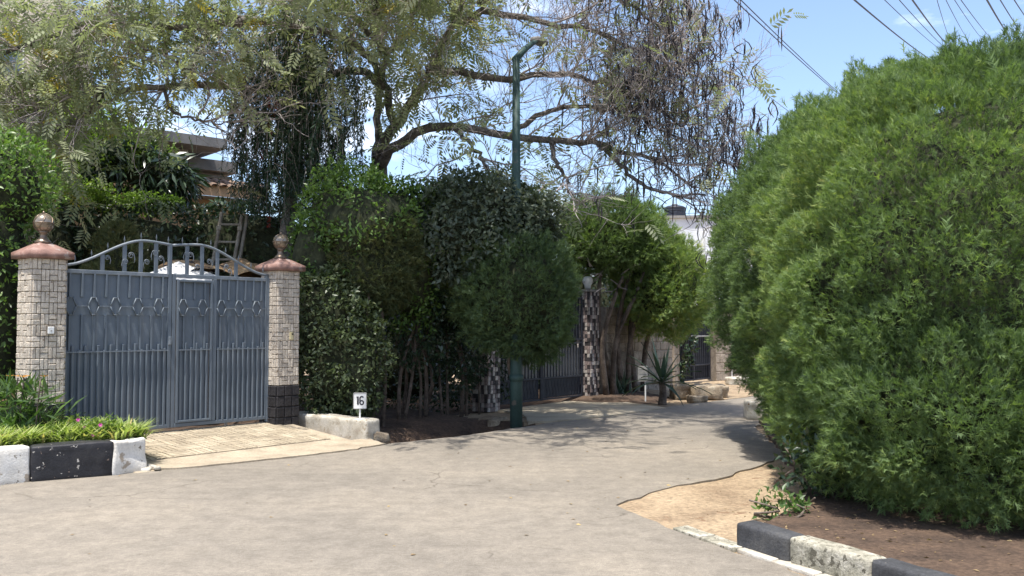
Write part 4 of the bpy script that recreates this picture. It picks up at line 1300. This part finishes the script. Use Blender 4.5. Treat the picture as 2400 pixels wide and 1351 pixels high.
# --- hedge block beside the gate
A_l = [(-2.8, 15.5, 3.3, .82, .8, 1.02, 2.4), (-2.1, 15.7, 3.15, .85, .8, 1.1, 2.4), (-2.5, 15.2, 3.35, .8, .7, .9, 2.3), (-3.25, 15.1, 2.5, .45, .5, 1.1, 2.4), (-1.75, 15.7, 2.9, .65, .65, 1.15, 2.4)]
st_b = [(-3.0 + .35 * i, 15.2 + .38 * i, .02) for i in range(5)]
clump('privet_hedge', 'tall leafy hedge block with fresh light green top right of the gate', 'hedge', A_l, 19000, 'leaf', .085, L['bright'], 31,
      (st_b, [(b[0] + .1, b[1], 2.6) for b in st_b], .035), depth=.35, amp=.22, freq=2.6, tint_bias=-.05)
clump('browning_cypress', 'browning clipped cypress bulging from the front of the tall hedge', 'cypress', [(-2.25, 14.9, 2.75, .75, .42, .8, 2.4)], 6000, 'spray', .13, L['cypress_brown'], 32,
      ([(-2.25, 14.9, 0), (-2.1, 15.0, 0)], [(-2.25, 14.8, 2.6), (-2.15, 14.9, 2.5)], .04), depth=.2, amp=.08)
clump('variegated_shrub', 'dull olive variegated shrub between gate pillar and number sign', 'shrub', [(-2.9, 14.75, 1.35, .62, .55, 1.3, 2.5), (-2.45, 14.6, 1.1, .45, .42, .95, 2.3)], 9000, 'leaf', .085, L['olive'], 33,
      ([(-2.9, 14.8, 0), (-2.6, 14.8, 0)], [(-2.9, 14.8, 1.2), (-2.5, 14.8, 1.2)], .03), depth=.28, amp=.13, freq=3.2, core_f=.72)
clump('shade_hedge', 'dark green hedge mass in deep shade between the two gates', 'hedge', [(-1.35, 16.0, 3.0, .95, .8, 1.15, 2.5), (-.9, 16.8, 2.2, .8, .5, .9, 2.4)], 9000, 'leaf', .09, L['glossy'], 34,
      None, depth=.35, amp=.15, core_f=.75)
clump('grey_hedge', 'grey green glossy leaved hedge top left of the lamp pole', 'hedge', [(-.6, 15.7, 3.3, 1.05, .95, .98, 2.5), (.25, 15.8, 3.4, .62, .8, .62, 2.3)], 13000, 'leaf', .1, L['grey'], 35,
      None, depth=.35, amp=.17, freq=2.8, core_f=.75)
# bare stems of the shaded hedge, each its own little tree
rs = np.random.default_rng(8)
stem_txt = ['leaning bare hedge stem nearest the number sign', 'second bare hedge stem right of the number sign', 'third bare hedge stem right of the number sign', 'fourth bare hedge stem, middle of the dark gap', 'fifth bare hedge stem, middle of the dark gap',
            'sixth bare hedge stem in the dark gap', 'seventh bare hedge stem in the dark gap', 'eighth bare hedge stem, near the chequered pillar', 'slanting bare hedge stem beside the chequered pillar']
for i, u in enumerate((936, 950, 985, 998, 1038, 1050, 1082, 1094, 1124)):
    b = line_at(u, base=(-3.0, 14.35))
    e = plant('bare_shrub', (0, 0, 0), stem_txt[i], 'stem', 'bare stems under the shaded hedge')
    z0 = float(ground_z(b[0], b[1])) - .03
    h = rs.uniform(2.2, 2.8)
    dx = rs.uniform(-.5, .6)
    main = smooth_line([(b[0], b[1], z0), (b[0] + dx * .2 + rs.normal(0, .07), b[1] + .05, h * .35), (b[0] + dx * .5 + rs.normal(0, .1), b[1] + .1, h * .7), (b[0] + dx, b[1] + .25, h)], 10)
    tube_obj('trunk', main, [rs.uniform(.02, .042), .016], M['stem'], e, sides=7)
    for k in range(3):
        q = main[rs.integers(3, 7)]
        tube_obj('branch', [q, q + np.array((rs.uniform(-.3, .3), .1, .5)), q + np.array((rs.uniform(-.5, .5), .25, 1.1))], [.02, .01], M['stem'], e, sides=5, n=6)
clump('understorey_shrub', 'thin shaded shrub behind the bare stems', 'shrub', [(-1.9, 17.2, 1.1, 1.4, .35, 1.1, 2.6), (-.9, 18.2, 1.1, .9, .35, 1.1, 2.6)], 4500, 'leaf', .085, L['glossy'], 36, None, depth=.3, amp=.1, core_f=None)

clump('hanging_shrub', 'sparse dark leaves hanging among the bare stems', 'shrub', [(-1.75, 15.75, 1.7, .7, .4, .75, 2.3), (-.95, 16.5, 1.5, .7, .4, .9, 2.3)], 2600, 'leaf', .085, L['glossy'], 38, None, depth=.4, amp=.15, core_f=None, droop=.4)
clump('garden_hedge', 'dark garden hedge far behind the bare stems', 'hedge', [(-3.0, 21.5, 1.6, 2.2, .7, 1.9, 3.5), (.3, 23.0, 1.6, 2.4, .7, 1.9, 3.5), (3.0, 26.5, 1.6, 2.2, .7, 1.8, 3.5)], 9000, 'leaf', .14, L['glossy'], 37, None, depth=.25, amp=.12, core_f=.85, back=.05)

# --- round cypress on the pole
clump('round_cypress', 'rounded clipped cypress wrapped about the green lamp pole', 'cypress', [(.13, 15.4, 2.15, .98, .93, 1.08, 2.2), (-.45, 15.55, 2.45, .62, .6, .72, 2.2), (.35, 15.5, 1.75, .6, .6, .75, 2.2)], 19000, 'spray', .11, L['cypress_blue'], 41,
      ([(.07, 15.45, -.4)], [(.09, 15.5, 1.9)], .045), depth=.28, amp=.15, freq=3, core_f=.74)

# --- arching cypress over the far wall
ar = [(3.55, 21.6, 2.6, 1.08, 1.2, 1.2, 2.3), (2.8, 21.3, 3.6, .85, 1.05, 1.0, 2.3), (2.05, 21.1, 3.7, 1.05, 1.0, .85, 2.4)]
e = clump('arching_cypress', 'arched clipped cypress over bare leaning stems beside the black gate', 'cypress', ar, 22000, 'spray', .15, L['cypress'], 42, None, depth=.35, amp=.2, core_f=.74, tint_bias=.05)
for i, (u0, u1, v1) in enumerate([(1402, 1440, 700), (1415, 1490, 690), (1440, 1470, 660), (1452, 1520, 680), (1470, 1500, 650), (1486, 1560, 700), (1425, 1405, 660)]):
    b = line_at(u0) + np.array((.15, -.35)); t = at(u1, v1, b[1] - .3)
    m = (np.array((*b, .05)) + t) / 2 + np.array((-.18, 0, .1))
    tube_obj('trunk', [(*b, .02), m, t, t + np.array((.2, .1, .5))], [.075, .05, .03], M['stem'], e, sides=7, n=12)
for i in range(26):
    a = at(1345 + rs.uniform(0, 140), 600 + rs.uniform(0, 90), 20.6 + rs.uniform(-.2, .5))
    d = np.array((rs.uniform(-.5, .5), rs.uniform(-.3, .1), rs.uniform(-.15, .35)))
    tube_obj('branch', [a, a + d * .5 + np.array((0, 0, .06)), a + d + np.array((0, 0, rs.uniform(-.1, .1)))], [.018, .006], M['twig'], e, sides=4, n=6)

# --- agave / yucca
b = gp(1552, 948)
e = plant('sword_leaf_plant', (b[0], b[1], 0), 'dark sword leaved agave on a short trunk before the block wall', 'agave')
tube_obj('trunk', [(0, 0, -.03), (.02, 0, .25), (0, 0, .5)], [.1, .075, .07], M['stem'], e, sides=9, n=7)
ra = np.random.default_rng(3)
for i in range(24):
    az = i * 2.399; el = math.radians(80 - 85 * (i / 24))
    ln = ra.uniform(.75, 1.25)
    d = np.array((math.cos(az) * math.cos(el), math.sin(az) * math.cos(el), math.sin(el)))
    s_ = np.linspace(0, 1, 6)
    c = np.array((0, 0, .45)) + d * (ln * s_)[:, None]; c[:, 2] -= .35 * s_ ** 2.2 * math.cos(el)
    sd = unit(np.cross(d, UP)) * .055
    wv = np.interp(s_, [0, .35, 1], [.5, 1, .02])[:, None]
    g = Geo()
    v = np.concatenate((c - sd * wv, c + np.array((0, 0, -.018)), c + sd * wv))
    g.add(v, [(k, k + 6, k + 7, k + 1) for k in range(5)] + [(k + 6, k + 12, k + 13, k + 7) for k in range(5)], ra.uniform(0, 1))
    obj('leaf', g.mesh('leaf'), L['agave'], e)
g = Geo()
for i in range(40):
    b2 = gp(1410 + ra.uniform(0, 70), 934)
    d = np.array((ra.uniform(-.3, .3), ra.uniform(-.3, .1), ra.uniform(.3, .7)))
    g.stamp(NARROW_V, NARROW_F, np.array([(b2[0], b2[1] + ra.uniform(0, .3), 0)]), d[None], unit(ra.normal(size=(1, 3))), np.array([ra.uniform(.4, .8)]), np.array([ra.uniform()]))
e = plant('strap_plant', (0, 0, 0), 'tuft of dark strap leaves under the arching stems', 'plant')
o = obj('leaves', g.mesh('leaves'), L['agave'], e); o['kind'] = 'stuff'

# --- planting left of the gate
clump('creeper_hedge', 'tall leafy creeper hedge at the left picture edge', 'hedge', [(-6.85, 11.75, 2.2, .62, .6, 1.9, 3.0), (-6.75, 11.9, 3.5, .72, .7, .75, 2.4)], 9000, 'leaf', .075, L['bright'], 51,
      ([(-6.8, 11.8, .3)], [(-6.8, 11.8, 2)], .05), depth=.25, amp=.12, core_f=.75, tint_bias=-.1)
e = plant('lily_plant', (0, 0, 0), 'strappy leaved plant with orange flowers left of the gate pillar', 'plant')
g = Geo(); k = 420
c = at(35, 960, 10.6)
ps = np.stack((c[0] + ra.normal(0, .2, k), 10.7 + ra.normal(0, .12, k), .33 + ra.uniform(0, .6, k)), 1)
g.stamp(NARROW_V * np.array((.8, 1, 1)), NARROW_F, ps, np.stack((ra.normal(0, .5, k), ra.normal(0, .4, k), ra.uniform(-.3, .9, k)), 1), unit(ra.normal(size=(k, 3))), ra.uniform(.18, .36, k), np.clip(ra.normal(.2, .2, k), 0, 1))  # leaf tint lowered in place of the creeper hedge's shade
o = obj('leaves', g.mesh('leaves'), L['bright'], e); o['kind'] = 'stuff'
for i in range(8):
    q = (c[0] + ra.normal(0, .16), 10.7 + ra.normal(0, .08))
    tube_obj('stalk', [(*q, .3), (q[0] + .02, q[1], .7), (q[0] + .05, q[1], 1.05)], .008, M['stem'], e, sides=5, n=5)
    if i < 5:
        g = Geo(); kk = 6; an = np.arange(kk) * math.pi / 3
        g.stamp(LEAF_V, LEAF_F, np.repeat(np.array([(q[0] + .05, q[1], 1.06)]), kk, 0), np.stack((np.cos(an), np.sin(an), .4 + 0 * an), 1), np.repeat(UP[None], kk, 0), np.full(kk, .055), ra.uniform(0, 1, kk))
        obj('flower', g.mesh('flower'), L['orange'], e)
# dark leafy weeds at the foot of the left pillar
p = G0 + D * (-.35) + NRM * .45
at_foot('low_weed', 'dark weeds at the foot of the left gate pillar', (p[0], p[1], .48), (.42, .22, .2), 420, .1, L['glossy'], 52, shape='narrow', depth=.2, amp=.05)
# ground cover on the planter
def in_poly(pts, x, y):
    pts = [np.asarray(q)[:2] for q in pts]
    c = np.zeros(len(x), bool)
    for (x0, y0), (x1, y1) in zip(pts, pts[1:] + pts[:1]):
        m = ((y0 > y) != (y1 > y)) & (x < (x1 - x0) * (y - y0) / (y1 - y0 + 1e-12) + x0)
        c ^= m
    return c


k = 700
px_, py_ = ra.uniform(-8, -4.2, k * 6), ra.uniform(9.3, 11.3, k * 6)
m = in_poly([planter[0], planter[1], planter[2], planter[3], planter[4], planter[5], G0 + NRM * .5 - D * .1, (-8, 10.0)], px_, py_)
tx, ty = px_[m][:k], py_[m][:k]
g = Geo(); bl_ = 15; k = len(tx)
P = np.repeat(np.stack((tx, ty, np.full(k, .325)), 1), bl_, 0) + np.concatenate((ra.normal(0, .025, (k * bl_, 2)), np.zeros((k * bl_, 1))), 1)
an = ra.uniform(0, 6.28, k * bl_)
tl = ra.uniform(.5, 1.9, k * bl_)
Yd = np.stack((np.cos(an), np.sin(an), tl), 1)
GR_V = np.array([(-.035, 0, 0), (.035, 0, 0), (-.045, .5, .0), (.045, .5, .0), (0, 1, -.28)]); GR_F = [np.array([(0, 1, 3, 2)]), np.array([(2, 3, 4)])]
tt = np.clip(np.repeat(.5 + .15 * noise3(np.stack((tx, ty, 0 * tx), 1), 3, 4), bl_) + ra.normal(0, .2, k * bl_), 0, 1)
sz = ra.uniform(.16, .34, k * bl_)
Zd = np.stack((-np.cos(an), -np.sin(an), .6 + 0 * an), 1)
for ff in GR_F: g.stamp(GR_V, ff, P, Yd, Zd, sz, tt)
obj('ground_cover', g.mesh('ground_cover'), L['grass'], kind='stuff', label='striped light green ground cover in the planter', cat='ground cover')
for i, (u, v, yy, sc_) in enumerate(((205, 990, 10.75, 1), (240, 1015, 10.6, .8))):
    c = at(u, v, yy); c[2] = .45
    e = clump('flowering_plant', ['bushy plant with magenta flowers at the planter end, left of two', 'smaller magenta flowering plant at the planter end, right of two'][i], 'plant', [(c[0], c[1], .46, .26 * sc_, .18, .17, 2.2)], 420, 'leaf', .05, L['yellow'], 60 + i, None, core_f=None, depth=.15, amp=.05, tint_bias=-.2, part='leaves', group='magenta flowering plants')
    for j in range(2):
        q = at([(184, 984), (199, 1003)][j][0] if i == 0 else [(218, 1021), (236, 996)][j][0], [(184, 984), (199, 1003)][j][1] if i == 0 else [(218, 1021), (236, 996)][j][1], yy - .22)
        g = Geo(); an = np.arange(6) * math.pi / 3
        g.stamp(LEAF_V * np.array((1.6, 1, 1)), LEAF_F, np.repeat(q[None], 6, 0), np.stack((np.cos(an), -.5 + 0 * an, np.sin(an)), 1), np.repeat(np.array([(0., -1, .4)]), 6, 0), np.full(6, .03), ra.uniform(0, 1, 6))
        obj('flower', g.mesh('flower'), L['pink'], e)

# --- hedge behind the gate
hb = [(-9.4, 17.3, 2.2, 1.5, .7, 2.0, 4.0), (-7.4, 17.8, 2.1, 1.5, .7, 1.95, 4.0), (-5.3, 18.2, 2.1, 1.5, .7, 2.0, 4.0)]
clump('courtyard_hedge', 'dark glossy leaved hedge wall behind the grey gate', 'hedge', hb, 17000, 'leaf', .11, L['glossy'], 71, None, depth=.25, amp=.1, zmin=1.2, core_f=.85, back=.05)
clump('sunlit_hedge_top', 'yellow green leaves added for the sunlit top of the courtyard hedge, left', 'hedge', [(-9.2, 17.3, 4.2, 1.5, .65, .32, 2.4), (-7.3, 17.8, 4.05, .9, .6, .2, 2.4)], 4500, 'leaf', .085, L['yellow'], 72, None, depth=.3, amp=.08, core_f=None, tint_bias=-.1)  # brighter leaf layer puts the sunlight on the hedge top into colour
clump('conifer_bush', 'olive young conifer standing behind the left half of the gate', 'shrub', [(-6.72, 15.7, 2.55, .42, .4, .95, 2.0), (-6.95, 15.7, 2.2, .4, .4, .7, 2.0)], 4200, 'spray', .13, L['cypress_brown'], 73,
      ([(-6.75, 15.7, 0)], [(-6.75, 15.7, 2.2)], .05), depth=.35, amp=.1, core_f=.6, tint_bias=.3)
clump('mango_tree', 'dark drooping leaved tree before the peach house', 'tree', [(-7.55, 19.0, 4.75, .95, .5, .65, 2.2), (-8.2, 18.9, 4.9, .7, .5, .55, 2.2)], 2600, 'narrow', .3, L['mango'], 74,
      ([(-7.4, 19, 0)], [(-7.5, 19, 4.6)], .12), depth=.5, amp=.15, droop=.7, core_f=.5)
clump('yellow_green_tree', 'sunlit yellow green tree behind the left canopy', 'tree', [(-9.4, 18.8, 5.6, 1.5, .8, 1.0, 2.2), (-8.1, 19.2, 5.2, 1.0, .7, .6, 2.2), (-10.4, 18.4, 5.0, 1.0, .8, 1.2, 2.2)], 7500, 'leaf', .13, L['yellow'], 75,
      ([(-9.3, 18.9, 0)], [(-9.3, 18.9, 5.2)], .12), depth=.7, amp=.2, core_f=None)

# --- weeping bottlebrush
rw = np.random.default_rng(12)
e = plant('weeping_bottlebrush', (0, 0, 0), 'dark weeping bottlebrush tree with red flower spikes behind the right pillar', 'tree')
tb = at(655, 600, 17.2)
tube_obj('trunk', [(tb[0], 17.2, 0), (tb[0] + .05, 17.2, 2.5), (tb[0] + .25, 17.2, 4.6), (tb[0] + .5, 17.1, 6.3), (tb[0] + .5, 17, 7.4)], [.16, .12, .06], M['bark'], e, sides=9, n=16)
NS = 430
top = np.stack((at(690, 200, 17)[0] + rw.normal(0, .62, NS), 17 + rw.normal(0, .5, NS), rw.uniform(4.4, 7.6, NS)), 1)
top[:, 0] = np.clip(top[:, 0], -4.95, -2.75)
ln = rw.uniform(.7, 1.9, NS) * np.clip((top[:, 2] - 2.6) / 3, .45, 1.2)
s_ = np.linspace(0, 1, 6)
off = np.stack((rw.normal(0, .28, NS), rw.normal(0, .2, NS), np.zeros(NS)), 1)
P = top[:, None] + off[:, None] * np.sqrt(s_)[None, :, None] + np.array((0, 0, -1.)) * (ln[:, None] * s_ ** 1.3)[..., None]
g = Geo(); g.tubes(P, np.linspace(.008, .003, 6)[None].repeat(NS, 0), 3)
o = obj('hanging_twigs', g.mesh('hanging_twigs'), M['twig'], e); o['kind'] = 'stuff'
k = 34000
si, tq = rw.integers(0, NS, k), rw.uniform(0.05, 1, k)
base = top[si] + off[si] * np.sqrt(tq)[:, None] + np.array((0, 0, -1.)) * (ln[si] * tq ** 1.3)[:, None]
Yd = np.concatenate((rw.normal(0, .55, (k, 2)), rw.uniform(-1.2, -.3, (k, 1))), 1)
g = Geo(); g.stamp(NARROW_V, NARROW_F, base, Yd, unit(rw.normal(size=(k, 3))), rw.uniform(.09, .17, k), np.clip(rw.normal(.4, .22, k), 0, 1))
o = obj('crown', g.mesh('crown'), L['weeping'], e); o['kind'] = 'stuff'
for (u, v) in ((640, 262), (628, 290), (634, 312), (612, 362), (630, 520), (566, 118), (650, 250), (628, 240)):
    q = at(u, v, 16.4)
    g = Geo(); kk = 70
    an = rw.uniform(0, 6.28, kk); hz = rw.uniform(-.1, .1, kk)
    g.stamp(NARROW_V * np.array((.7, 1, 1)), NARROW_F, q + np.stack((0 * an, 0 * an, hz), 1), np.stack((np.cos(an), np.sin(an), -.2 + 0 * an), 1), unit(rw.normal(size=(kk, 3))), np.full(kk, .05), rw.uniform(0, 1, kk))
    obj('flower_spike', g.mesh('flower_spike'), L['red'], e)

# --- the great pod bearing tree
rt_ = np.random.default_rng(21)
e = plant('pod_tree', (0, 0, 0), 'great spreading tree with silvery leaves, bare twigs and dark hanging pods', 'tree')
LIMBS = [  # (photograph column, row, distance) along each limb, radius from / to, bare share of foliage
    ([(885, 560, 18.8), (880, 440, 18.6), (890, 372, 18.4)], .2, .17, 0, True),
    ([(884, 380, 18.4), (900, 335, 18.3), (937, 283, 18.1), (987, 208, 17.8), (1025, 137, 17.6), (1060, 60, 17.4), (1100, -40, 17.2)], .125, .045, .15, False),
    ([(882, 375, 18.5), (886, 308, 18.6), (890, 200, 18.7), (912, 125, 18.7), (958, 70, 18.6), (985, -20, 18.5)], .09, .04, .1, False),
    ([(896, 385, 18.3), (918, 350, 18.0), (950, 326, 17.8), (1000, 304, 17.6), (1060, 296, 17.4), (1150, 310, 17.3), (1260, 330, 17.2), (1345, 337, 17.2), (1400, 334, 17.1), (1455, 358, 17.1), (1510, 368, 17.0), (1562, 392, 17.0), (1625, 440, 16.9)], .115, .02, .85, False),
    ([(1400, 336, 17.1), (1440, 370, 17.0), (1468, 400, 17.0), (1510, 437, 16.9), (1571, 456, 16.8), (1655, 458, 16.8)], .055, .018, .95, False),
    ([(1290, 331, 17.2), (1300, 380, 17.1), (1325, 420, 17.0), (1337, 458, 16.9), (1375, 486, 16.9)], .05, .015, .9, False),
    ([(1010, 165, 17.7), (1080, 170, 17.4), (1180, 190, 17.2), (1290, 170, 17.0), (1400, 190, 16.9), (1500, 230, 16.8), (1600, 300, 16.7)], .09, .02, .85, False),
    ([(1060, 60, 17.4), (1150, 30, 17.1), (1260, 50, 16.9), (1380, 70, 16.8), (1480, 110, 16.7), (1560, 170, 16.6)], .08, .02, .9, False),
    ([(1100, -40, 17.2), (1220, -60, 16.9), (1350, -40, 16.7), (1470, 10, 16.5), (1550, 70, 16.4)], .08, .02, .9, False),
    ([(1200, 315, 17.2), (1270, 270, 17.0), (1370, 250, 16.9), (1480, 270, 16.8), (1580, 320, 16.8)], .06, .018, .9, False),
    ([(925, 290, 18.1), (900, 200, 17.6), (860, 130, 17.0), (800, 90, 16.5), (700, 60, 16.2), (600, 50, 15.9), (480, 20, 15.6)], .085, .03, .1, False),
    ([(891, 205, 18.6), (845, 165, 17.9), (740, 180, 17.0), (600, 205, 16.4), (450, 205, 16.0), (394, 203, 15.8), (285, 206, 15.6), (240, 214, 15.5), (157, 226, 15.3), (100, 262, 15.2), (40, 290, 15.0)], .085, .025, .1, False),
    ([(600, 50, 15.9), (480, 60, 15.6), (337, 64, 15.4), (240, 52, 15.2), (120, 86, 15.0), (0, 130, 14.8)], .08, .03, .1, False),
    ([(440, 205, 16.0), (455, 190, 15.8), (420, 150, 15.6), (380, 120, 15.4), (300, 130, 15.2)], .05, .02, .05, False),
    ([(380, 205, 15.8), (410, 265, 15.8), (480, 285, 15.9), (545, 290, 16.0)], .035, .01, .95, False),
    ([(240, 215, 15.5), (200, 270, 15.3), (140, 300, 15.2), (70, 320, 15.1)], .04, .015, .3, False),
    ([(910, 125, 18.6), (830, 40, 18.2), (780, -30, 17.8), (690, -60, 17.4)], .08, .03, .1, False),
    ([(1060, 296, 17.4), (1120, 360, 17.2), (1150, 410, 17.0), (1190, 430, 16.9)], .05, .015, .2, False),
]
# upper limbs over the road, above the picture; leafy ones added to shade hedges
OVER = [([(-.6, 17.0, 7.4), (.6, 15.6, 8.1), (1.9, 14.0, 8.2), (3.0, 12.8, 7.8)], .08, .02, .92), ([(.6, 15.6, 8.1), (.5, 14.2, 8.4), (.2, 12.6, 8.3), (-.1, 11.4, 7.9)], .06, .02, .9),
        ([(-2.6, 18.0, 6.8), (-2.5, 16.2, 7.8), (-2.3, 14.2, 8.2), (-2.0, 12.4, 7.9)], .08, .03, .1), ([(-2.5, 16.2, 7.8), (-1.5, 14.8, 8.0), (-.9, 13.4, 7.9)], .06, .02, .1), ([(-2.5, 16.2, 7.8), (-3.6, 14.8, 8.0), (-4.4, 13.4, 7.9)], .06, .02, .1)]
bark = Geo()
par = []                                  # parent polylines resampled
for pts, ra0, ra1, bare, trunk in LIMBS:
    q = smooth_line([at(*p_) for p_ in pts], 24)
    if trunk: q[0] = (q[0][0], q[0][1], -.1)
    q[1:-1] += rt_.normal(0, .025, (22, 3))
    bark.tubes(q, np.interp(np.linspace(0, 1, 24), [0, 1], [ra0, ra1]), 8)
    if not trunk: par.append((q, bare, np.linalg.norm(np.diff(q, axis=0), axis=1).sum()))
for pts, ra0, ra1, bare in OVER:
    q = smooth_line(pts, 24) + np.array((0, 0, .3)); q[1:-1] += rt_.normal(0, .03, (22, 3))
    bark.tubes(q, np.interp(np.linspace(0, 1, 24), [0, 1], [ra0, ra1]), 8)
    par.append((q, bare, np.linalg.norm(np.diff(q, axis=0), axis=1).sum()))
obj('trunk', bark.mesh('trunk', True), M['bark'], e)


def spawn(P, bare, lens, n, length, t0, along, up, spread, droop, rad, K=7):
    """n children on parent polylines"""
    w = lens / lens.sum()
    pi = rt_.choice(len(P), n, p=w)
    t = rt_.uniform(t0, 1, n) ** .8
    kk = P.shape[1] - 1
    f = t * kk; i = np.minimum(f.astype(int), kk - 1); fr = (f - i)[:, None]
    p0 = P[pi, i] * (1 - fr) + P[pi, i + 1] * fr
    T = unit(P[pi, i + 1] - P[pi, i])
    d = unit(T * along + unit(rt_.normal(size=(n, 3))) * spread + UP * (up + .25 * (bare[pi] > .6))[:, None])
    Ln = length * rt_.uniform(.55, 1.3, n)
    s = np.linspace(0, 1, K)
    bend = rt_.normal(0, .35, (n, 3)); bend[:, 2] -= np.where(bare[pi] > .6, -.12, droop)
    Q = p0[:, None] + (d * Ln[:, None])[:, None] * s[None, :, None] + (bend * Ln[:, None] * .5)[:, None] * (s ** 2)[None, :, None]
    Q[:, 1:-1] += rt_.normal(0, .02, (n, K - 2, 3)) * Ln[:, None, None]
    Rr = rad * rt_.uniform(.7, 1.3, n)[:, None] * np.linspace(1, .4, K)[None]
    return Q, bare[pi], Ln, Rr


P0 = np.stack([q for q, _, _ in par]); B0 = np.array([b for _, b, _ in par]); L0 = np.array([l for _, _, l in par])
tw = Geo()
Q1, b1, l1, r1 = spawn(P0, B0, L0, 430, 1.3, .2, .7, .25, .8, .35, .017)
tw.tubes(Q1, r1, 5)
Q2, b2, l2, r2 = spawn(Q1, b1, l1, 2700, .75, .2, .7, .15, .9, .25, .007)
tw.tubes(Q2, r2, 4)
bare_w = l2 * np.where(b2 > .5, 1.6, .8)
Q3, b3, l3, r3 = spawn(Q2, b2, bare_w, 12000, .5, .15, .6, .15, 1.0, -.15, .0042, K=5)
tw.tubes(Q3, r3, 3)
o = obj('twigs', tw.mesh('twigs'), M['twig'], e); o['kind'] = 'stuff'
# leaves at the twig ends, few on the bare half
cand = np.concatenate((Q3[:, -1], Q3[:, 3], Q2[:, -1], Q2[:, 4])); cb = np.concatenate((b3, b3, b2, b2))
cd = unit(np.concatenate((Q3[:, -1] - Q3[:, -2], Q3[:, 3] - Q3[:, 2], Q2[:, -1] - Q2[:, -2], Q2[:, 4] - Q2[:, 3])))
keep = rt_.uniform(size=len(cand)) < np.where(cb > .8, .03, np.where(cb > .4, .3, .42))
cand, cd = cand[keep], cd[keep]
rep = 1
cand = np.repeat(cand, rep, 0); cd = np.repeat(cd, rep, 0)
k = len(cand)
Yd = cd * .6 + unit(rt_.normal(size=(k, 3))) * .8 - UP * .35
g = Geo()
g.stamp(PINNATE_V, PINNATE_F, cand, Yd, UP + rt_.normal(0, .45, (k, 3)), rt_.uniform(.3, .52, k), np.clip(.58 + rt_.normal(0, .2, k), 0, 1))
print('pinnate leaves', k)
o = obj('crown', g.mesh('crown'), L['pinnate'], e); o['kind'] = 'stuff'
# pods hang in bundles from the bare twigs
m = (b3 > .7) & (Q3[:, -1, 0] > .6) & (rt_.uniform(size=len(b3)) < np.clip((Q3[:, -1, 0] - .6) / 2.8, .05, .8) ** 1.5 * .34)
pt = np.repeat(Q3[m][:, -1], 2, 0)
k = len(pt)
s_ = np.linspace(0, 1, 5)
ln = rt_.uniform(.22, .48, k)
crv = rt_.normal(0, .09, (k, 2))
pt = pt + np.concatenate((rt_.normal(0, .035, (k, 2)), rt_.uniform(-.05, .03, (k, 1))), 1)
P = pt[:, None] + np.stack((crv[:, :1] * np.sin(s_ * 3.1), crv[:, 1:] * np.sin(s_ * 3.1), -(ln[:, None] * s_)), -1)
g = Geo(); g.tubes(P, np.array((.003, .0105, .0125, .0105, .002))[None] * rt_.uniform(.7, 1.2, (k, 1)), 4)
print('pods', k)
o = obj('seed_pods', g.mesh('seed_pods'), M['pod'], e); o['kind'] = 'stuff'

# vine sprig on the wire
e = plant('vine_sprig', (0, 0, 0), 'thin leafy vine sprig reaching along the lowest sky wire', 'vine')
vp = smooth_line([at(1590, 112, 16.5), at(1640, 140, 16.6), at(1690, 165, 16.8), at(1720, 180, 17.0), at(1758, 180, 17.2)], 16)
tube_obj('stem', vp, .006, M['twig'], e, sides=4)
g = Geo(); k = 34; i = rt_.integers(1, 15, k)
g.stamp(LEAF_V, LEAF_F, vp[i] + rt_.normal(0, .02, (k, 3)), unit(rt_.normal(size=(k, 3))) - UP * .3, unit(rt_.normal(size=(k, 3))), rt_.uniform(.05, .09, k), rt_.uniform(0, .6, k))
o = obj('leaves', g.mesh('leaves'), L['glossy'], e); o['kind'] = 'stuff'

# --- litter
k = 200
lx, ly = rt_.uniform(-5, 5, k), rt_.uniform(5, 19, k)
m = in_poly(road_pts, lx, ly)
lx, ly = lx[m], ly[m]; k = len(lx)
g = Geo()
g.stamp(LEAF_V, LEAF_F, np.stack((lx, ly, np.full(k, .006)), 1), np.concatenate((rt_.normal(size=(k, 2)), np.zeros((k, 1))), 1), np.concatenate((rt_.normal(0, .3, (k, 2)), np.ones((k, 1))), 1), rt_.uniform(.02, .06, k), rt_.uniform(0, 1, k))
k2 = 900
bx_, by_ = rt_.uniform(.8, 5.5, k2), rt_.uniform(5.5, 12, k2)
m2 = ~in_poly(road_pts, bx_, by_) & ((by_ > 7.2) | (bx_ > 2.4))
bx_, by_ = bx_[m2], by_[m2]; k2 = len(bx_)
zz = np.where(in_poly(bed, bx_, by_), .056, -.02)
g.stamp(LEAF_V, LEAF_F, np.stack((bx_, by_, zz), 1), np.concatenate((rt_.normal(size=(k2, 2)), np.zeros((k2, 1))), 1), np.concatenate((rt_.normal(0, .5, (k2, 2)), np.ones((k2, 1))), 1), rt_.uniform(.015, .05, k2), rt_.uniform(0, .8, k2))
obj('fallen_leaves', g.mesh('fallen_leaves'), L['litter'], kind='stuff', label='dry leaves scattered over the road and bare soil', cat='fallen leaves')
